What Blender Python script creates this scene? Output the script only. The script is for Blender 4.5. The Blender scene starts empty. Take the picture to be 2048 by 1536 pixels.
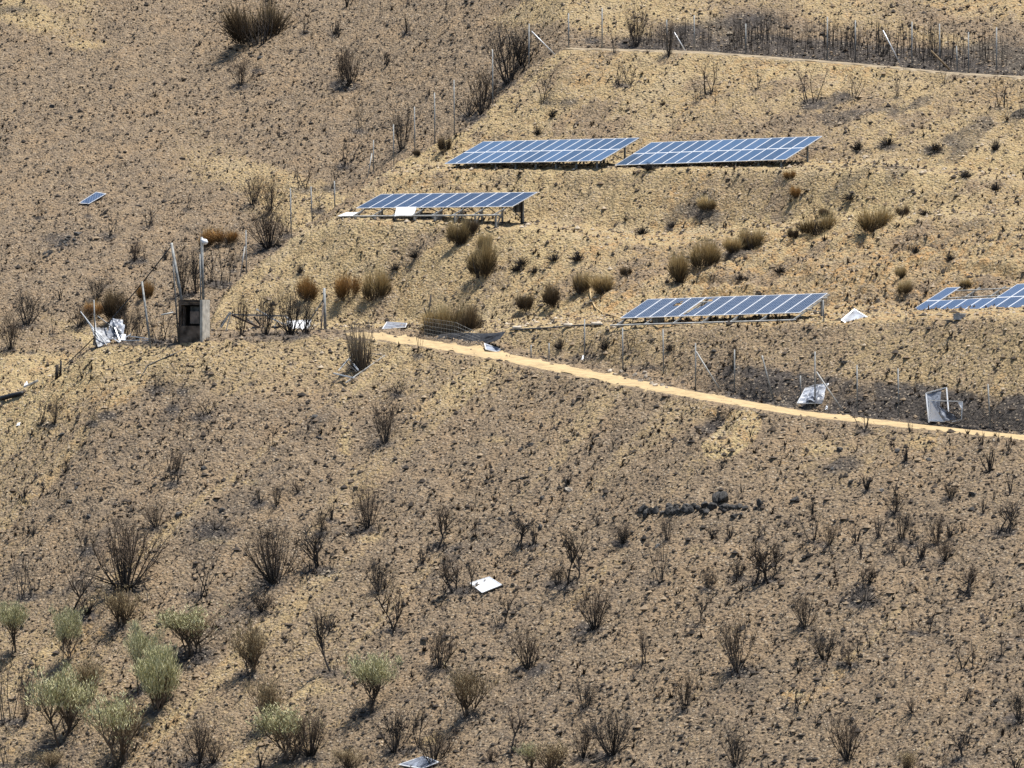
import bpy, math, random
import numpy as np
from mathutils import Vector, Matrix

# ------------------------------------------------------------------ camera, sky, sun, exposure
F_PX = 10200.0                       # focal length in pixels of a 2048 px wide frame
HOR = 600.0                          # image row of the horizon (camera height is z = 0)
scn = bpy.context.scene
COL = scn.collection
cam_d = bpy.data.cameras.new('camera')
cam_d.sensor_width = 36.0
cam_d.lens = 36.0 * F_PX / 2048.0
cam_d.clip_start = 1.0
cam_d.clip_end = 3000.0
cam = bpy.data.objects.new('camera', cam_d)
COL.objects.link(cam)
cam.location = (0, 0, 0)
cam.rotation_euler = (math.radians(90) - math.atan((768 - HOR) / F_PX), 0, 0)
scn.camera = cam

SUN = Vector((0.26, 0.05, 0.965)).normalized()
world = bpy.data.worlds.new('World')
scn.world = world
world.use_nodes = True
wn = world.node_tree.nodes
wn.clear()
sky = wn.new('ShaderNodeTexSky')
sky.sky_type = 'NISHITA'
sky.sun_disc = False
sky.sun_elevation = math.asin(SUN.z)
sky.sun_rotation = math.atan2(SUN.x, SUN.y)
sky.air_density = 1.0
sky.dust_density = 0.6
bg = wn.new('ShaderNodeBackground')
bg.inputs['Strength'].default_value = 0.085
wo = wn.new('ShaderNodeOutputWorld')
world.node_tree.links.new(sky.outputs[0], bg.inputs[0])
world.node_tree.links.new(bg.outputs[0], wo.inputs[0])
sun_d = bpy.data.lights.new('sun', 'SUN')
sun_d.energy = 5.0
sun_d.angle = math.radians(0.5)
sun_d.color = (1.0, 0.955, 0.88)
sun = bpy.data.objects.new('sun', sun_d)
COL.objects.link(sun)
sun.rotation_euler = SUN.to_track_quat('Z', 'Y').to_euler()
sun.location = (60, 250, 120)
vs = scn.view_settings
vs.view_transform = 'Standard'
vs.look = 'None'
vs.exposure = 0.75
vs.gamma = 1.0
vs.use_curve_mapping = False

rng = np.random.default_rng(7)
random.seed(7)

# ------------------------------------------------------------------ helpers
def tag(o, label=None, cat=None, group=None, kind=None):
    if label: o['label'] = label
    if cat: o['category'] = cat
    if group: o['group'] = group
    if kind: o['kind'] = kind
    return o

def mesh_from(name, verts, faces, mat=None, smooth=False):
    me = bpy.data.meshes.new(name)
    me.from_pydata([tuple(map(float, v)) for v in verts], [], faces)
    if smooth:
        me.polygons.foreach_set('use_smooth', [True] * len(me.polygons))
    if mat: me.materials.append(mat)
    me.update()
    return me

def np_mesh(name, V, T, mat=None, smooth=False, n=3):
    me = bpy.data.meshes.new(name)
    me.vertices.add(len(V)); me.vertices.foreach_set('co', np.ascontiguousarray(V, dtype=np.float32).ravel())
    me.loops.add(len(T) * n); me.loops.foreach_set('vertex_index', np.ascontiguousarray(T, dtype=np.int32).ravel())
    me.polygons.add(len(T))
    me.polygons.foreach_set('loop_start', np.arange(0, len(T) * n, n, dtype=np.int32))
    me.polygons.foreach_set('use_smooth', np.full(len(T), smooth))
    me.update(calc_edges=True)
    if mat: me.materials.append(mat)
    return me

def link(name, me, parent=None, loc=None):
    o = bpy.data.objects.new(name, me)
    COL.objects.link(o)
    if parent: o.parent = parent
    if loc is not None: o.location = loc
    return o

def empty(name, loc, label, cat, group=None):
    o = bpy.data.objects.new(name, None)
    o.empty_display_size = 0.3
    COL.objects.link(o)
    o.location = loc
    return tag(o, label, cat, group)

def hash2(ix, iy, seed):
    h = (ix.astype(np.int64) * 374761393 + iy.astype(np.int64) * 668265263 + seed * 974634777) & 0xffffffff
    h = ((h ^ (h >> 13)) * 1274126177) & 0xffffffff
    return ((h ^ (h >> 16)) & 0xffff) / 65535.0

def vnoise(x, y, seed=0):
    ix = np.floor(x); iy = np.floor(y)
    fx = x - ix; fy = y - iy
    fx = fx * fx * (3 - 2 * fx); fy = fy * fy * (3 - 2 * fy)
    a = hash2(ix, iy, seed); b = hash2(ix + 1, iy, seed)
    c = hash2(ix, iy + 1, seed); d = hash2(ix + 1, iy + 1, seed)
    return (a + (b - a) * fx + (c - a) * fy + (a - b - c + d) * fx * fy) * 2 - 1

def fbm(x, y, seed=0, octv=4):
    s = 0; amp = 1.0; tot = 0
    for k in range(octv):
        c, s_ = math.cos(0.6 * k + 0.3), math.sin(0.6 * k + 0.3)
        s = s + amp * vnoise(c * x - s_ * y, s_ * x + c * y, seed + k * 17)
        tot += amp; amp *= 0.5; x = x * 2.03; y = y * 2.03
    return s / tot

def sstep(a, b, x):
    t = np.clip((x - a) / (b - a), 0, 1)
    return t * t * (3 - 2 * t)

# ------------------------------------------------------------------ materials
def nodes_mat(name):
    m = bpy.data.materials.new(name)
    m.use_nodes = True
    nt = m.node_tree
    return m, nt, nt.nodes['Principled BSDF'], nt.nodes, nt.links

def simple_mat(name, col, rough=0.8, metal=0.0, var=0.25, scale=6.0, spec=0.3, col2=None, bump=0.0, objrand=0.0):
    m, nt, b, N, L = nodes_mat(name)
    b.inputs['Roughness'].default_value = rough
    b.inputs['Metallic'].default_value = metal
    b.inputs['Specular IOR Level'].default_value = spec
    tc = N.new('ShaderNodeTexCoord')
    nz = N.new('ShaderNodeTexNoise')
    nz.inputs['Scale'].default_value = scale
    nz.inputs['Detail'].default_value = 5
    L.new(tc.outputs['Object'], nz.inputs['Vector'])
    mix = N.new('ShaderNodeMix'); mix.data_type = 'RGBA'
    c2 = col2 or tuple(c * (1 - 1.6 * var) for c in col)
    c1 = tuple(min(1, c * (1 + var)) for c in col)
    rp = N.new('ShaderNodeMapRange')
    rp.inputs['From Min'].default_value = 0.35; rp.inputs['From Max'].default_value = 0.65
    L.new(nz.outputs['Fac'], rp.inputs['Value'])
    L.new(rp.outputs['Result'], mix.inputs['Factor'])
    mix.inputs['A'].default_value = (*c1, 1); mix.inputs['B'].default_value = (*c2, 1)
    out = mix.outputs['Result']
    if objrand:
        oi = N.new('ShaderNodeObjectInfo')
        mr = N.new('ShaderNodeMapRange')
        mr.inputs['To Min'].default_value = 1 - objrand; mr.inputs['To Max'].default_value = 1 + objrand
        L.new(oi.outputs['Random'], mr.inputs['Value'])
        hv = N.new('ShaderNodeHueSaturation')
        L.new(mr.outputs['Result'], hv.inputs['Value'])
        L.new(out, hv.inputs['Color']); out = hv.outputs['Color']
    L.new(out, b.inputs['Base Color'])
    if bump:
        bp = N.new('ShaderNodeBump'); bp.inputs['Strength'].default_value = bump; bp.inputs['Distance'].default_value = 0.02
        L.new(nz.outputs['Fac'], bp.inputs['Height']); L.new(bp.outputs['Normal'], b.inputs['Normal'])
    return m

def ground_mat(name, track=False):
    m, nt, b, N, L = nodes_mat(name)
    b.inputs['Roughness'].default_value = 0.95
    b.inputs['Specular IOR Level'].default_value = 0.1
    tc = N.new('ShaderNodeTexCoord')
    def noise(scale, detail=5, rough=0.6, stretch=None):
        n = N.new('ShaderNodeTexNoise'); n.inputs['Scale'].default_value = scale
        n.inputs['Detail'].default_value = detail; n.inputs['Roughness'].default_value = rough
        if stretch:
            mp = N.new('ShaderNodeMapping'); mp.inputs['Scale'].default_value = stretch
            mp.inputs['Rotation'].default_value = (0, 0, math.radians(45))
            L.new(tc.outputs['Object'], mp.inputs['Vector']); L.new(mp.outputs['Vector'], n.inputs['Vector'])
        else:
            L.new(tc.outputs['Object'], n.inputs['Vector'])
        return n.outputs['Fac']
    def mth(op, a, b_, clamp=False):
        n = N.new('ShaderNodeMath'); n.operation = op; n.use_clamp = clamp
        for i, v in enumerate((a, b_)):
            if isinstance(v, (int, float)): n.inputs[i].default_value = v
            else: L.new(v, n.inputs[i])
        return n.outputs[0]
    def rng_(v, a, b_, c=0.0, d=1.0):
        n = N.new('ShaderNodeMapRange'); n.interpolation_type = 'SMOOTHSTEP'
        n.inputs['From Min'].default_value = a; n.inputs['From Max'].default_value = b_
        n.inputs['To Min'].default_value = c; n.inputs['To Max'].default_value = d
        L.new(v, n.inputs['Value']); return n.outputs['Result']
    def mixc(f, a, b_):
        n = N.new('ShaderNodeMix'); n.data_type = 'RGBA'
        if isinstance(f, (int, float)): n.inputs['Factor'].default_value = f
        else: L.new(f, n.inputs['Factor'])
        for key, v in (('A', a), ('B', b_)):
            if isinstance(v, tuple): n.inputs[key].default_value = (*v, 1)
            else: L.new(v, n.inputs[key])
        return n.outputs['Result']
    n_big = noise(0.35, 4); n_mid = noise(1.6, 5, 0.65); n_fine = noise(7.0, 5, 0.7); n_grit = noise(11, 4, 0.75)
    vor = N.new('ShaderNodeTexVoronoi'); vor.inputs['Scale'].default_value = 6.5
    L.new(tc.outputs['Object'], vor.inputs['Vector'])
    sepv = N.new('ShaderNodeSeparateColor'); L.new(vor.outputs['Color'], sepv.inputs['Color'])
    if track:
        base = mixc(rng_(n_mid, 0.35, 0.65), (0.43, 0.325, 0.18), (0.335, 0.25, 0.138))
        base = mixc(rng_(n_fine, 0.52, 0.66, 0, 0.7), base, (0.25, 0.185, 0.115))
        base = mixc(rng_(n_mid, 0.56, 0.68, 0, 0.55), base, (0.23, 0.175, 0.115))
        base = mixc(rng_(n_big, 0.5, 0.7, 0, 0.35), base, (0.45, 0.35, 0.21))
    else:
        at = N.new('ShaderNodeAttribute'); at.attribute_name = 'zone'
        sc = N.new('ShaderNodeSeparateColor'); L.new(at.outputs['Color'], sc.inputs['Color'])
        earth, ash, orange = sc.outputs[0], sc.outputs[1], sc.outputs[2]
        # burnt crust: brown with dark charred crumbs and pale stones
        burnt = mixc(rng_(n_mid, 0.35, 0.65), (0.295, 0.220, 0.142), (0.185, 0.143, 0.103))
        burnt = mixc(rng_(n_big, 0.45, 0.65, 0, 0.5), burnt, (0.32, 0.225, 0.135))
        earthc = mixc(rng_(n_mid, 0.38, 0.66), (0.45, 0.345, 0.185), (0.35, 0.262, 0.148))
        earthc = mixc(rng_(n_big, 0.5, 0.7, 0, 0.6), earthc, (0.40, 0.325, 0.210))
        earthc = mixc(mth('MULTIPLY', mth('MULTIPLY', orange, 0.75), rng_(n_mid, 0.42, 0.62)), earthc, (0.45, 0.265, 0.115))
        ef = mth('ADD', earth, mth('MULTIPLY', mth('SUBTRACT', n_mid, 0.5), 1.5))
        ef = mth('ADD', ef, mth('MULTIPLY', mth('SUBTRACT', n_fine, 0.5), 1.1))
        base = mixc(rng_(ef, 0.30, 0.72), burnt, earthc)
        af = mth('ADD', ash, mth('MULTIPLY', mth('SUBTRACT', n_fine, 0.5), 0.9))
        base = mixc(rng_(af, 0.35, 0.75, 0, 0.85), base, (0.066, 0.062, 0.062))  # ash tone; also colours the painted shade band of the cut bank
        # crumbs: random cells dark or pale
        dark = mth('MULTIPLY', rng_(sepv.outputs[0], 0.55, 0.72), rng_(vor.outputs['Distance'], 0.55, 0.25))
        dk = mth('MULTIPLY', dark, rng_(earth, 0.0, 1.0, 0.85, 0.42))
        base = mixc(dk, base, (0.045, 0.038, 0.034))
        pale = mth('MULTIPLY', rng_(sepv.outputs[1], 0.70, 0.82), rng_(vor.outputs['Distance'], 0.5, 0.2))
        base = mixc(mth('MULTIPLY', pale, 0.75), base, (0.48, 0.40, 0.30))
        base = mixc(rng_(n_grit, 0.56, 0.68, 0, 0.6), base, (0.05, 0.042, 0.036))
    L.new(base, b.inputs['Base Color'])
    h = mth('ADD', mth('MULTIPLY', n_fine, 0.6), mth('MULTIPLY', n_grit, 0.25))
    h = mth('SUBTRACT', h, mth('MULTIPLY', vor.outputs['Distance'], 0.0 if track else 0.5))
    bp = N.new('ShaderNodeBump'); bp.inputs['Strength'].default_value = 0.5 if track else 1.0
    bp.inputs['Distance'].default_value = 0.05 if track else 0.28
    L.new(h, bp.inputs['Height']); L.new(bp.outputs['Normal'], b.inputs['Normal'])
    return m

def attr_mat(name, ramp, rough=0.9, objrand=0.0):
    """colour from a per-face 'tint' value (0..1) through a ramp"""
    m, nt, b, N, L = nodes_mat(name)
    b.inputs['Roughness'].default_value = rough
    b.inputs['Specular IOR Level'].default_value = 0.15
    at = N.new('ShaderNodeAttribute'); at.attribute_name = 'tint'
    cr = N.new('ShaderNodeValToRGB')
    els = cr.color_ramp.elements
    els[0].position = ramp[0][0]; els[0].color = (*ramp[0][1], 1)
    els[1].position = ramp[-1][0]; els[1].color = (*ramp[-1][1], 1)
    for p, c in ramp[1:-1]:
        e = els.new(p); e.color = (*c, 1)
    L.new(at.outputs['Fac'], cr.inputs['Fac'])
    out = cr.outputs['Color']
    if objrand:
        oi = N.new('ShaderNodeObjectInfo'); mr = N.new('ShaderNodeMapRange')
        mr.inputs['To Min'].default_value = 1 - objrand; mr.inputs['To Max'].default_value = 1 + objrand
        L.new(oi.outputs['Random'], mr.inputs['Value'])
        hv = N.new('ShaderNodeHueSaturation'); L.new(mr.outputs['Result'], hv.inputs['Value'])
        L.new(out, hv.inputs['Color']); out = hv.outputs['Color']
    L.new(out, b.inputs['Base Color'])
    return m

def glass_mat(name, cellc, linec, nx, ny, w, l, line=0.012, mid=False, rough=0.12, coat=0.0):
    m, nt, b, N, L = nodes_mat(name)
    b.inputs['Roughness'].default_value = rough
    b.inputs['Specular IOR Level'].default_value = 0.5
    b.inputs['IOR'].default_value = 1.5
    tc = N.new('ShaderNodeTexCoord')
    sp = N.new('ShaderNodeSeparateXYZ'); L.new(tc.outputs['Object'], sp.inputs[0])
    def mth(op, a, b_=0.0):
        n = N.new('ShaderNodeMath'); n.operation = op
        for i, v in enumerate((a, b_)):
            if isinstance(v, (int, float)): n.inputs[i].default_value = v
            else: L.new(v, n.inputs[i])
        return n.outputs[0]
    def lines(ax, n, size, t):
        q = mth('MULTIPLY', ax, n / size)
        fr = mth('FRACT', q)
        d = mth('MINIMUM', fr, mth('SUBTRACT', 1.0, fr))
        return mth('LESS_THAN', d, t * n / size / 2)
    f = mth('MAXIMUM', lines(sp.outputs[0], nx, w, line * 1.4), lines(sp.outputs[1], ny, l, line * 0.6))
    if mid:
        f = mth('MAXIMUM', f, mth('MULTIPLY', mth('LESS_THAN', mth('ABSOLUTE', mth('SUBTRACT', sp.outputs[1], l / 2)), 0.02), 0.9))
    oi = N.new('ShaderNodeObjectInfo')
    nz = N.new('ShaderNodeTexNoise'); nz.inputs['Scale'].default_value = 1.5; L.new(tc.outputs['Object'], nz.inputs['Vector'])
    mr = N.new('ShaderNodeMapRange'); mr.inputs['To Min'].default_value = 0.75; mr.inputs['To Max'].default_value = 1.25
    L.new(oi.outputs['Random'], mr.inputs['Value'])
    hv = N.new('ShaderNodeHueSaturation'); hv.inputs['Color'].default_value = (*cellc, 1); L.new(mr.outputs['Result'], hv.inputs['Value'])
    mix = N.new('ShaderNodeMix'); mix.data_type = 'RGBA'
    L.new(f, mix.inputs['Factor']); L.new(hv.outputs['Color'], mix.inputs['A']); mix.inputs['B'].default_value = (*linec, 1)
    # dust film
    mix2 = N.new('ShaderNodeMix'); mix2.data_type = 'RGBA'
    mr2 = N.new('ShaderNodeMapRange'); mr2.inputs['From Min'].default_value = 0.45; mr2.inputs['From Max'].default_value = 0.8
    mr2.inputs['To Max'].default_value = 0.12
    L.new(nz.outputs['Fac'], mr2.inputs['Value']); L.new(mr2.outputs['Result'], mix2.inputs['Factor'])
    L.new(mix.outputs['Result'], mix2.inputs['A']); mix2.inputs['B'].default_value = (0.35, 0.32, 0.27, 1)
    L.new(mix2.outputs['Result'], b.inputs['Base Color'])
    return m

M = {}
M['ground'] = ground_mat('burnt_hillside')
M['track'] = ground_mat('packed_earth', True)
M['char'] = simple_mat('charred_bark', (0.042, 0.036, 0.032), 0.9, var=0.4, scale=4, objrand=0.35)
M['char_brown'] = simple_mat('scorched_twigs', (0.095, 0.070, 0.050), 0.9, var=0.35, scale=3, objrand=0.35)
M['twig_pale'] = simple_mat('dry_twigs', (0.20, 0.145, 0.085), 0.9, var=0.3, scale=2, objrand=0.25)
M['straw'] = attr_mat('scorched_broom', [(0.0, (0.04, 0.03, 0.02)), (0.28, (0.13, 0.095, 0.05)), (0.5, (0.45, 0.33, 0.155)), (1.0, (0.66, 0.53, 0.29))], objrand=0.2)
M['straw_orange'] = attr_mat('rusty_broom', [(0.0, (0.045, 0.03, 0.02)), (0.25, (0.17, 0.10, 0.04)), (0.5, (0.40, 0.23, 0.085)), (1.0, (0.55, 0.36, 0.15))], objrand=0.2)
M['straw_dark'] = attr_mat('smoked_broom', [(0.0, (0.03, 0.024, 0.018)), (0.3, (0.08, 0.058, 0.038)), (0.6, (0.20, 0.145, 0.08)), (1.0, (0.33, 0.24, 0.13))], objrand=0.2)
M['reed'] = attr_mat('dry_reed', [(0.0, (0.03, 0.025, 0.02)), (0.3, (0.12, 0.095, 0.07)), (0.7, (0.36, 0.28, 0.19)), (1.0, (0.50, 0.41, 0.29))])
M['olive'] = attr_mat('pale_green_leaves', [(0.0, (0.19, 0.19, 0.09)), (0.4, (0.37, 0.36, 0.19)), (0.75, (0.54, 0.51, 0.30)), (1.0, (0.66, 0.61, 0.40))], objrand=0.12)
M['leaf_brown'] = attr_mat('scorched_leaves', [(0.0, (0.10, 0.07, 0.04)), (0.5, (0.27, 0.20, 0.11)), (1.0, (0.42, 0.35, 0.21))], objrand=0.15)
M['alu'] = simple_mat('anodised_aluminium', (0.72, 0.73, 0.74), 0.38, 0.25, 0.08, 3)
M['alu_dull'] = simple_mat('weathered_aluminium', (0.40, 0.40, 0.385), 0.6, 0.1, 0.2, 3)
M['galv'] = simple_mat('galvanised_steel', (0.25, 0.255, 0.25), 0.6, 0.1, 0.25, 5)
M['galv_dark'] = simple_mat('sooty_steel', (0.10, 0.098, 0.095), 0.7, 0.2, 0.35, 5)
M['rust'] = simple_mat('scorched_steel', (0.11, 0.085, 0.07), 0.8, 0.1, 0.35, 6)
M['white_sheet'] = simple_mat('white_backsheet', (0.80, 0.81, 0.83), 0.5, 0, 0.04, 2)
M['sheet_burnt'] = simple_mat('heat_creased_module', (0.20, 0.22, 0.26), 0.4, 0, 0.5, 2.2, col2=(0.05, 0.055, 0.07))
M['sheet_grey'] = simple_mat('smoky_torn_sheet', (0.30, 0.31, 0.33), 0.6, 0, 0.3, 4, col2=(0.07, 0.07, 0.075))
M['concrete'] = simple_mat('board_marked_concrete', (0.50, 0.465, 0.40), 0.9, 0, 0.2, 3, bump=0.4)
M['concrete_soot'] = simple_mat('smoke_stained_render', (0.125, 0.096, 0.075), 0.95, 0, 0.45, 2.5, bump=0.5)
M['soot'] = simple_mat('soot_black', (0.022, 0.02, 0.019), 0.95, 0, 0.3, 4)
M['meter'] = simple_mat('scorched_meter_box', (0.20, 0.155, 0.125), 0.7, 0, 0.25, 5)
M['black_pl'] = simple_mat('black_plastic', (0.028, 0.028, 0.03), 0.6, 0, 0.3, 6)
M['grey_box'] = simple_mat('grey_enclosure', (0.33, 0.34, 0.35), 0.6, 0, 0.15, 5)
M['rock_dark'] = simple_mat('sooty_rock', (0.062, 0.059, 0.056), 0.95, 0, 0.45, 4, bump=0.8, objrand=0.35)
M['rock_pale'] = simple_mat('pale_rock', (0.36, 0.31, 0.25), 0.95, 0, 0.25, 5, bump=0.8, objrand=0.25)
M['hose'] = simple_mat('sun_bleached_hose', (0.50, 0.37, 0.20), 0.7, 0, 0.1, 3)
M['lagging'] = simple_mat('pipe_lagging', (0.52, 0.45, 0.36), 0.9, 0, 0.2, 8, bump=0.4)
M['cell_blue'] = glass_mat('blue_solar_cells', (0.050, 0.088, 0.155), (0.08, 0.125, 0.19), 6, 10, 1.0, 1.65)
M['cell_dark'] = glass_mat('dark_solar_cells', (0.020, 0.036, 0.075), (0.13, 0.17, 0.22), 6, 12, 1.08, 2.2, mid=True)
M['cell_line'] = glass_mat('striped_solar_cells', (0.018, 0.032, 0.068), (0.24, 0.28, 0.33), 6, 12, 1.08, 2.2, line=0.022)
M['cell_mixed'] = glass_mat('streaked_solar_cells', (0.038, 0.066, 0.125), (0.15, 0.19, 0.26), 6, 10, 1.0, 1.65, line=0.018)
M['stone_mix'] = attr_mat('loose_stones', [(0.0, (0.030, 0.027, 0.025)), (0.45, (0.075, 0.060, 0.048)), (0.6, (0.17, 0.125, 0.085)), (0.85, (0.30, 0.23, 0.155)), (1.0, (0.46, 0.39, 0.30))])
M['track_dull'] = simple_mat('grey_brown_track', (0.24, 0.19, 0.125), 0.95, 0, 0.3, 2)
M['tuft'] = attr_mat('charred_tussocks', [(0.0, (0.022, 0.018, 0.016)), (0.6, (0.065, 0.045, 0.03)), (1.0, (0.20, 0.14, 0.075))])

# ------------------------------------------------------------------ the land
U0, U1, NC = -360.0, 2410.0, 820
T0, T1, NR = 0.0, 166.0, 880
us = np.linspace(U0, U1, NC)
ts = np.linspace(T0, T1, NR)
def yfront(u): return 249.0 - 45.0 * u / 2048.0 - 12.0

def pl(pts):
    a = np.array(pts, float)
    def f(u):
        u = np.asarray(u, float)
        r = np.interp(u, a[:, 0], a[:, 1])
        m = (a[-1, 1] - a[-2, 1]) / (a[-1, 0] - a[-2, 0])
        return np.where(u > a[-1, 0], a[-1, 1] + m * (u - a[-1, 0]), r)
    return f

TFv = pl([(-400, 1010), (0, 800), (60, 768), (110, 746), (190, 696), (280, 688), (400, 684), (520, 676), (650, 672), (760, 681), (850, 695), (1000, 723), (1200, 764), (1400, 800), (1600, 833), (1800, 855), (2048, 880), (2450, 918)])
TFy = pl([(-400, 300), (0, 288), (190, 285), (400, 281), (650, 278), (760, 275.5), (1000, 266.5), (1400, 250), (1700, 242), (2048, 233), (2450, 222)])
TBv = pl([(-400, 1005), (0, 797), (190, 690), (400, 676), (650, 664), (760, 666), (850, 678), (1000, 702), (1200, 744), (1400, 784), (1600, 820), (1800, 844), (2048, 871), (2450, 910)])
TBy = lambda u: TFy(u) + 4.3
cutm = lambda u: sstep(1330, 1520, np.asarray(u, float))
CFv = lambda u: TBv(u) - 6
CFy = lambda u: TBy(u) + 1.4
CGv = lambda u: TBv(u) - 10 - 42 * cutm(u)
CGy = lambda u: TBy(u) + 2.6
T3Fv = pl([(-400, 1000), (190, 684), (400, 669), (650, 660), (800, 658), (900, 660), (1000, 660), (1040, 656), (1240, 655), (1600, 647), (1810, 637), (2048, 632), (2450, 622)])
T3Fy = pl([(-400, 310), (190, 294), (400, 290), (650, 287), (800, 284), (900, 280), (1000, 275), (1240, 266), (1600, 256), (1810, 251.5), (2048, 245), (2450, 233)])
T3Bv = pl([(-400, 980), (190, 670), (400, 662), (650, 648), (800, 645), (1000, 638), (1240, 626), (1600, 617), (2048, 602), (2450, 590)])
T3By = pl([(-400, 316), (190, 300), (400, 296), (650, 294), (800, 291.5), (1000, 283.5), (1240, 275.5), (1600, 265.5), (2048, 254.5), (2450, 242)])
T2Fv = pl([(-400, 560), (400, 520), (600, 472), (690, 441), (870, 447), (1000, 458), (1080, 462), (1200, 479), (1350, 493), (1500, 472), (1700, 442), (2048, 432), (2450, 424)])
T2Fy = pl([(-400, 330), (400, 309), (600, 303), (690, 300.5), (870, 296), (1000, 292.5), (1080, 290), (1200, 286.5), (1350, 282), (1500, 279), (1700, 275), (2048, 266), (2450, 255)])
T2Bv = lambda u: T2Fv(u) - pl([(-400, 12), (690, 13), (870, 17), (1080, 20), (1350, 24), (1500, 20), (1700, 15), (2450, 15)])(u)
T2By = lambda u: T2Fy(u) + 5.2
T1Fv = pl([(-400, 420), (600, 380), (740, 350), (890, 340), (1230, 341), (1570, 338), (1750, 336), (2048, 366), (2450, 390)])
T1Fy = pl([(-400, 345), (600, 316), (740, 311), (890, 306.0), (1230, 295.5), (1570, 285.5), (1750, 281.5), (2048, 275), (2450, 263)])
T1Bv = pl([(-400, 405), (600, 365), (740, 338), (890, 323), (1230, 322), (1640, 322), (1750, 322), (2048, 350), (2450, 372)])
T1By = lambda u: T1Fy(u) + 6.0
RFv = pl([(-400, 60), (900, 80), (1000, 96), (1130, 100), (1400, 107), (1700, 130), (1900, 149), (2048, 158), (2450, 196)])
RFy = pl([(-400, 362), (900, 330), (1130, 318), (1400, 311), (1700, 303), (1900, 297), (2048, 293), (2450, 281)])
RBv = lambda u: RFv(u) - 5
RBy = lambda u: RFy(u) + 3.4
Sv = pl([(-400, 1010), (0, 800), (60, 768), (110, 746), (190, 693), (280, 680), (405, 668), (425, 620), (440, 583), (520, 522), (600, 462), (690, 398), (740, 358), (800, 322), (850, 298), (900, 272), (960, 236), (1010, 178), (1060, 132), (1120, 101), (1135, 60), (1170, -600), (2450, -3000)])
YB = pl([(-400, 388), (0, 366), (400, 357), (700, 348), (1000, 332), (1130, 322.5), (1400, 315.5), (1700, 308.6), (1900, 303.5), (2048, 299.8), (2450, 289)])
VB = pl([(-400, 110), (1000, 104), (1130, 96), (1400, 103), (1700, 126), (1900, 145), (2048, 154), (2450, 192)])
KB = 0.083

UU, TT = np.meshgrid(us, ts)          # rows = t (depth), cols = u
YY = yfront(UU) + TT
XX = (UU - 1024.0) / F_PX * YY

bot_y = 249.0 - 45.0 * us / 2048.0
nodes_y = np.stack([bot_y - 30, bot_y, TFy(us), TBy(us), CFy(us), CGy(us), T3Fy(us), T3By(us), T2Fy(us), T2By(us), T1Fy(us), T1By(us), RFy(us), RBy(us)])
nodes_v = np.stack([np.full(NC, 2230.0), np.full(NC, 1536.0), TFv(us), TBv(us), CFv(us), CGv(us), T3Fv(us), T3Bv(us), T2Fv(us), T2Bv(us), T1Fv(us), T1Bv(us), RFv(us), RBv(us)])
nodes_y = np.maximum.accumulate(nodes_y + np.arange(len(nodes_y))[:, None] * 1e-3, axis=0)
nodes_z = -(nodes_v - HOR) * nodes_y / F_PX
ZZ = np.zeros_like(YY)
CREST = np.zeros_like(YY, dtype=bool)
for j in range(NC):
    y = YY[:, j]
    z = np.interp(y, nodes_y[:, j], nodes_z[:, j])
    zc = -(Sv(us[j]) - HOR) * y / F_PX
    past = (z > zc) | (y > nodes_y[-1, j])
    k = int(np.argmax(past)) if past.any() else len(y) - 1
    if past.any():
        z[k:] = z[k] - 0.62 * (y[k:] - y[k])
        CREST[k:, j] = True
    ZZ[:, j] = z
vb = VB(UU) - (YY - YB(UU)) / KB
ZB = -(vb - HOR) * YY / F_PX
BACK = (ZB > ZZ) & CREST
ZZ = np.where(BACK, ZB, ZZ)

def blur(a, n_r, n_c):
    for _ in range(n_r):
        p = np.pad(a, ((1, 1), (0, 0)), 'edge'); a = (p[:-2] + 2 * p[1:-1] + p[2:]) / 4
    for _ in range(n_c):
        p = np.pad(a, ((0, 0), (1, 1)), 'edge'); a = (p[:, :-2] + 2 * p[:, 1:-1] + p[:, 2:]) / 4
    return a
ZZ = blur(ZZ, 6, 8)

def between(a, b, soft=0.6):
    return sstep(-soft, soft, YY - a) * (1 - sstep(-soft, soft, YY - b))
on_track = between(TFy(UU), TBy(UU), 0.35) * sstep(620, 760, UU) * (~CREST)
on_road = between(RFy(UU), RBy(UU), 0.5) * sstep(1040, 1150, UU) * (~BACK)
flat = np.clip(on_track + on_road, 0, 1)
terr = np.maximum.reduce([between(T3Fy(UU), T3By(UU), 0.8), between(T2Fy(UU), T2By(UU), 0.8), between(T1Fy(UU), T1By(UU), 0.8)]) * (~CREST) * (~BACK)
spur = sstep(-1.0, 1.0, YY - T3Fy(UU)) * (~CREST) * (~BACK)
fore = 1 - sstep(-0.5, 0.5, YY - TFy(UU))
backm = blur(BACK.astype(float), 2, 2)

rough = (1 - 0.97 * flat) * (1 - 0.5 * terr)
d = 0.26 * fbm(XX / 5.5, YY / 5.5, 3, 3) * (1 - 0.8 * terr)
d += 0.13 * fbm(XX / 1.5, YY / 1.5, 11, 3)
d += 0.125 * fbm(XX / 0.6, YY / 0.6, 23, 3)
d += 0.085 * vnoise(XX / 0.27, YY / 0.27, 31)
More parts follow.
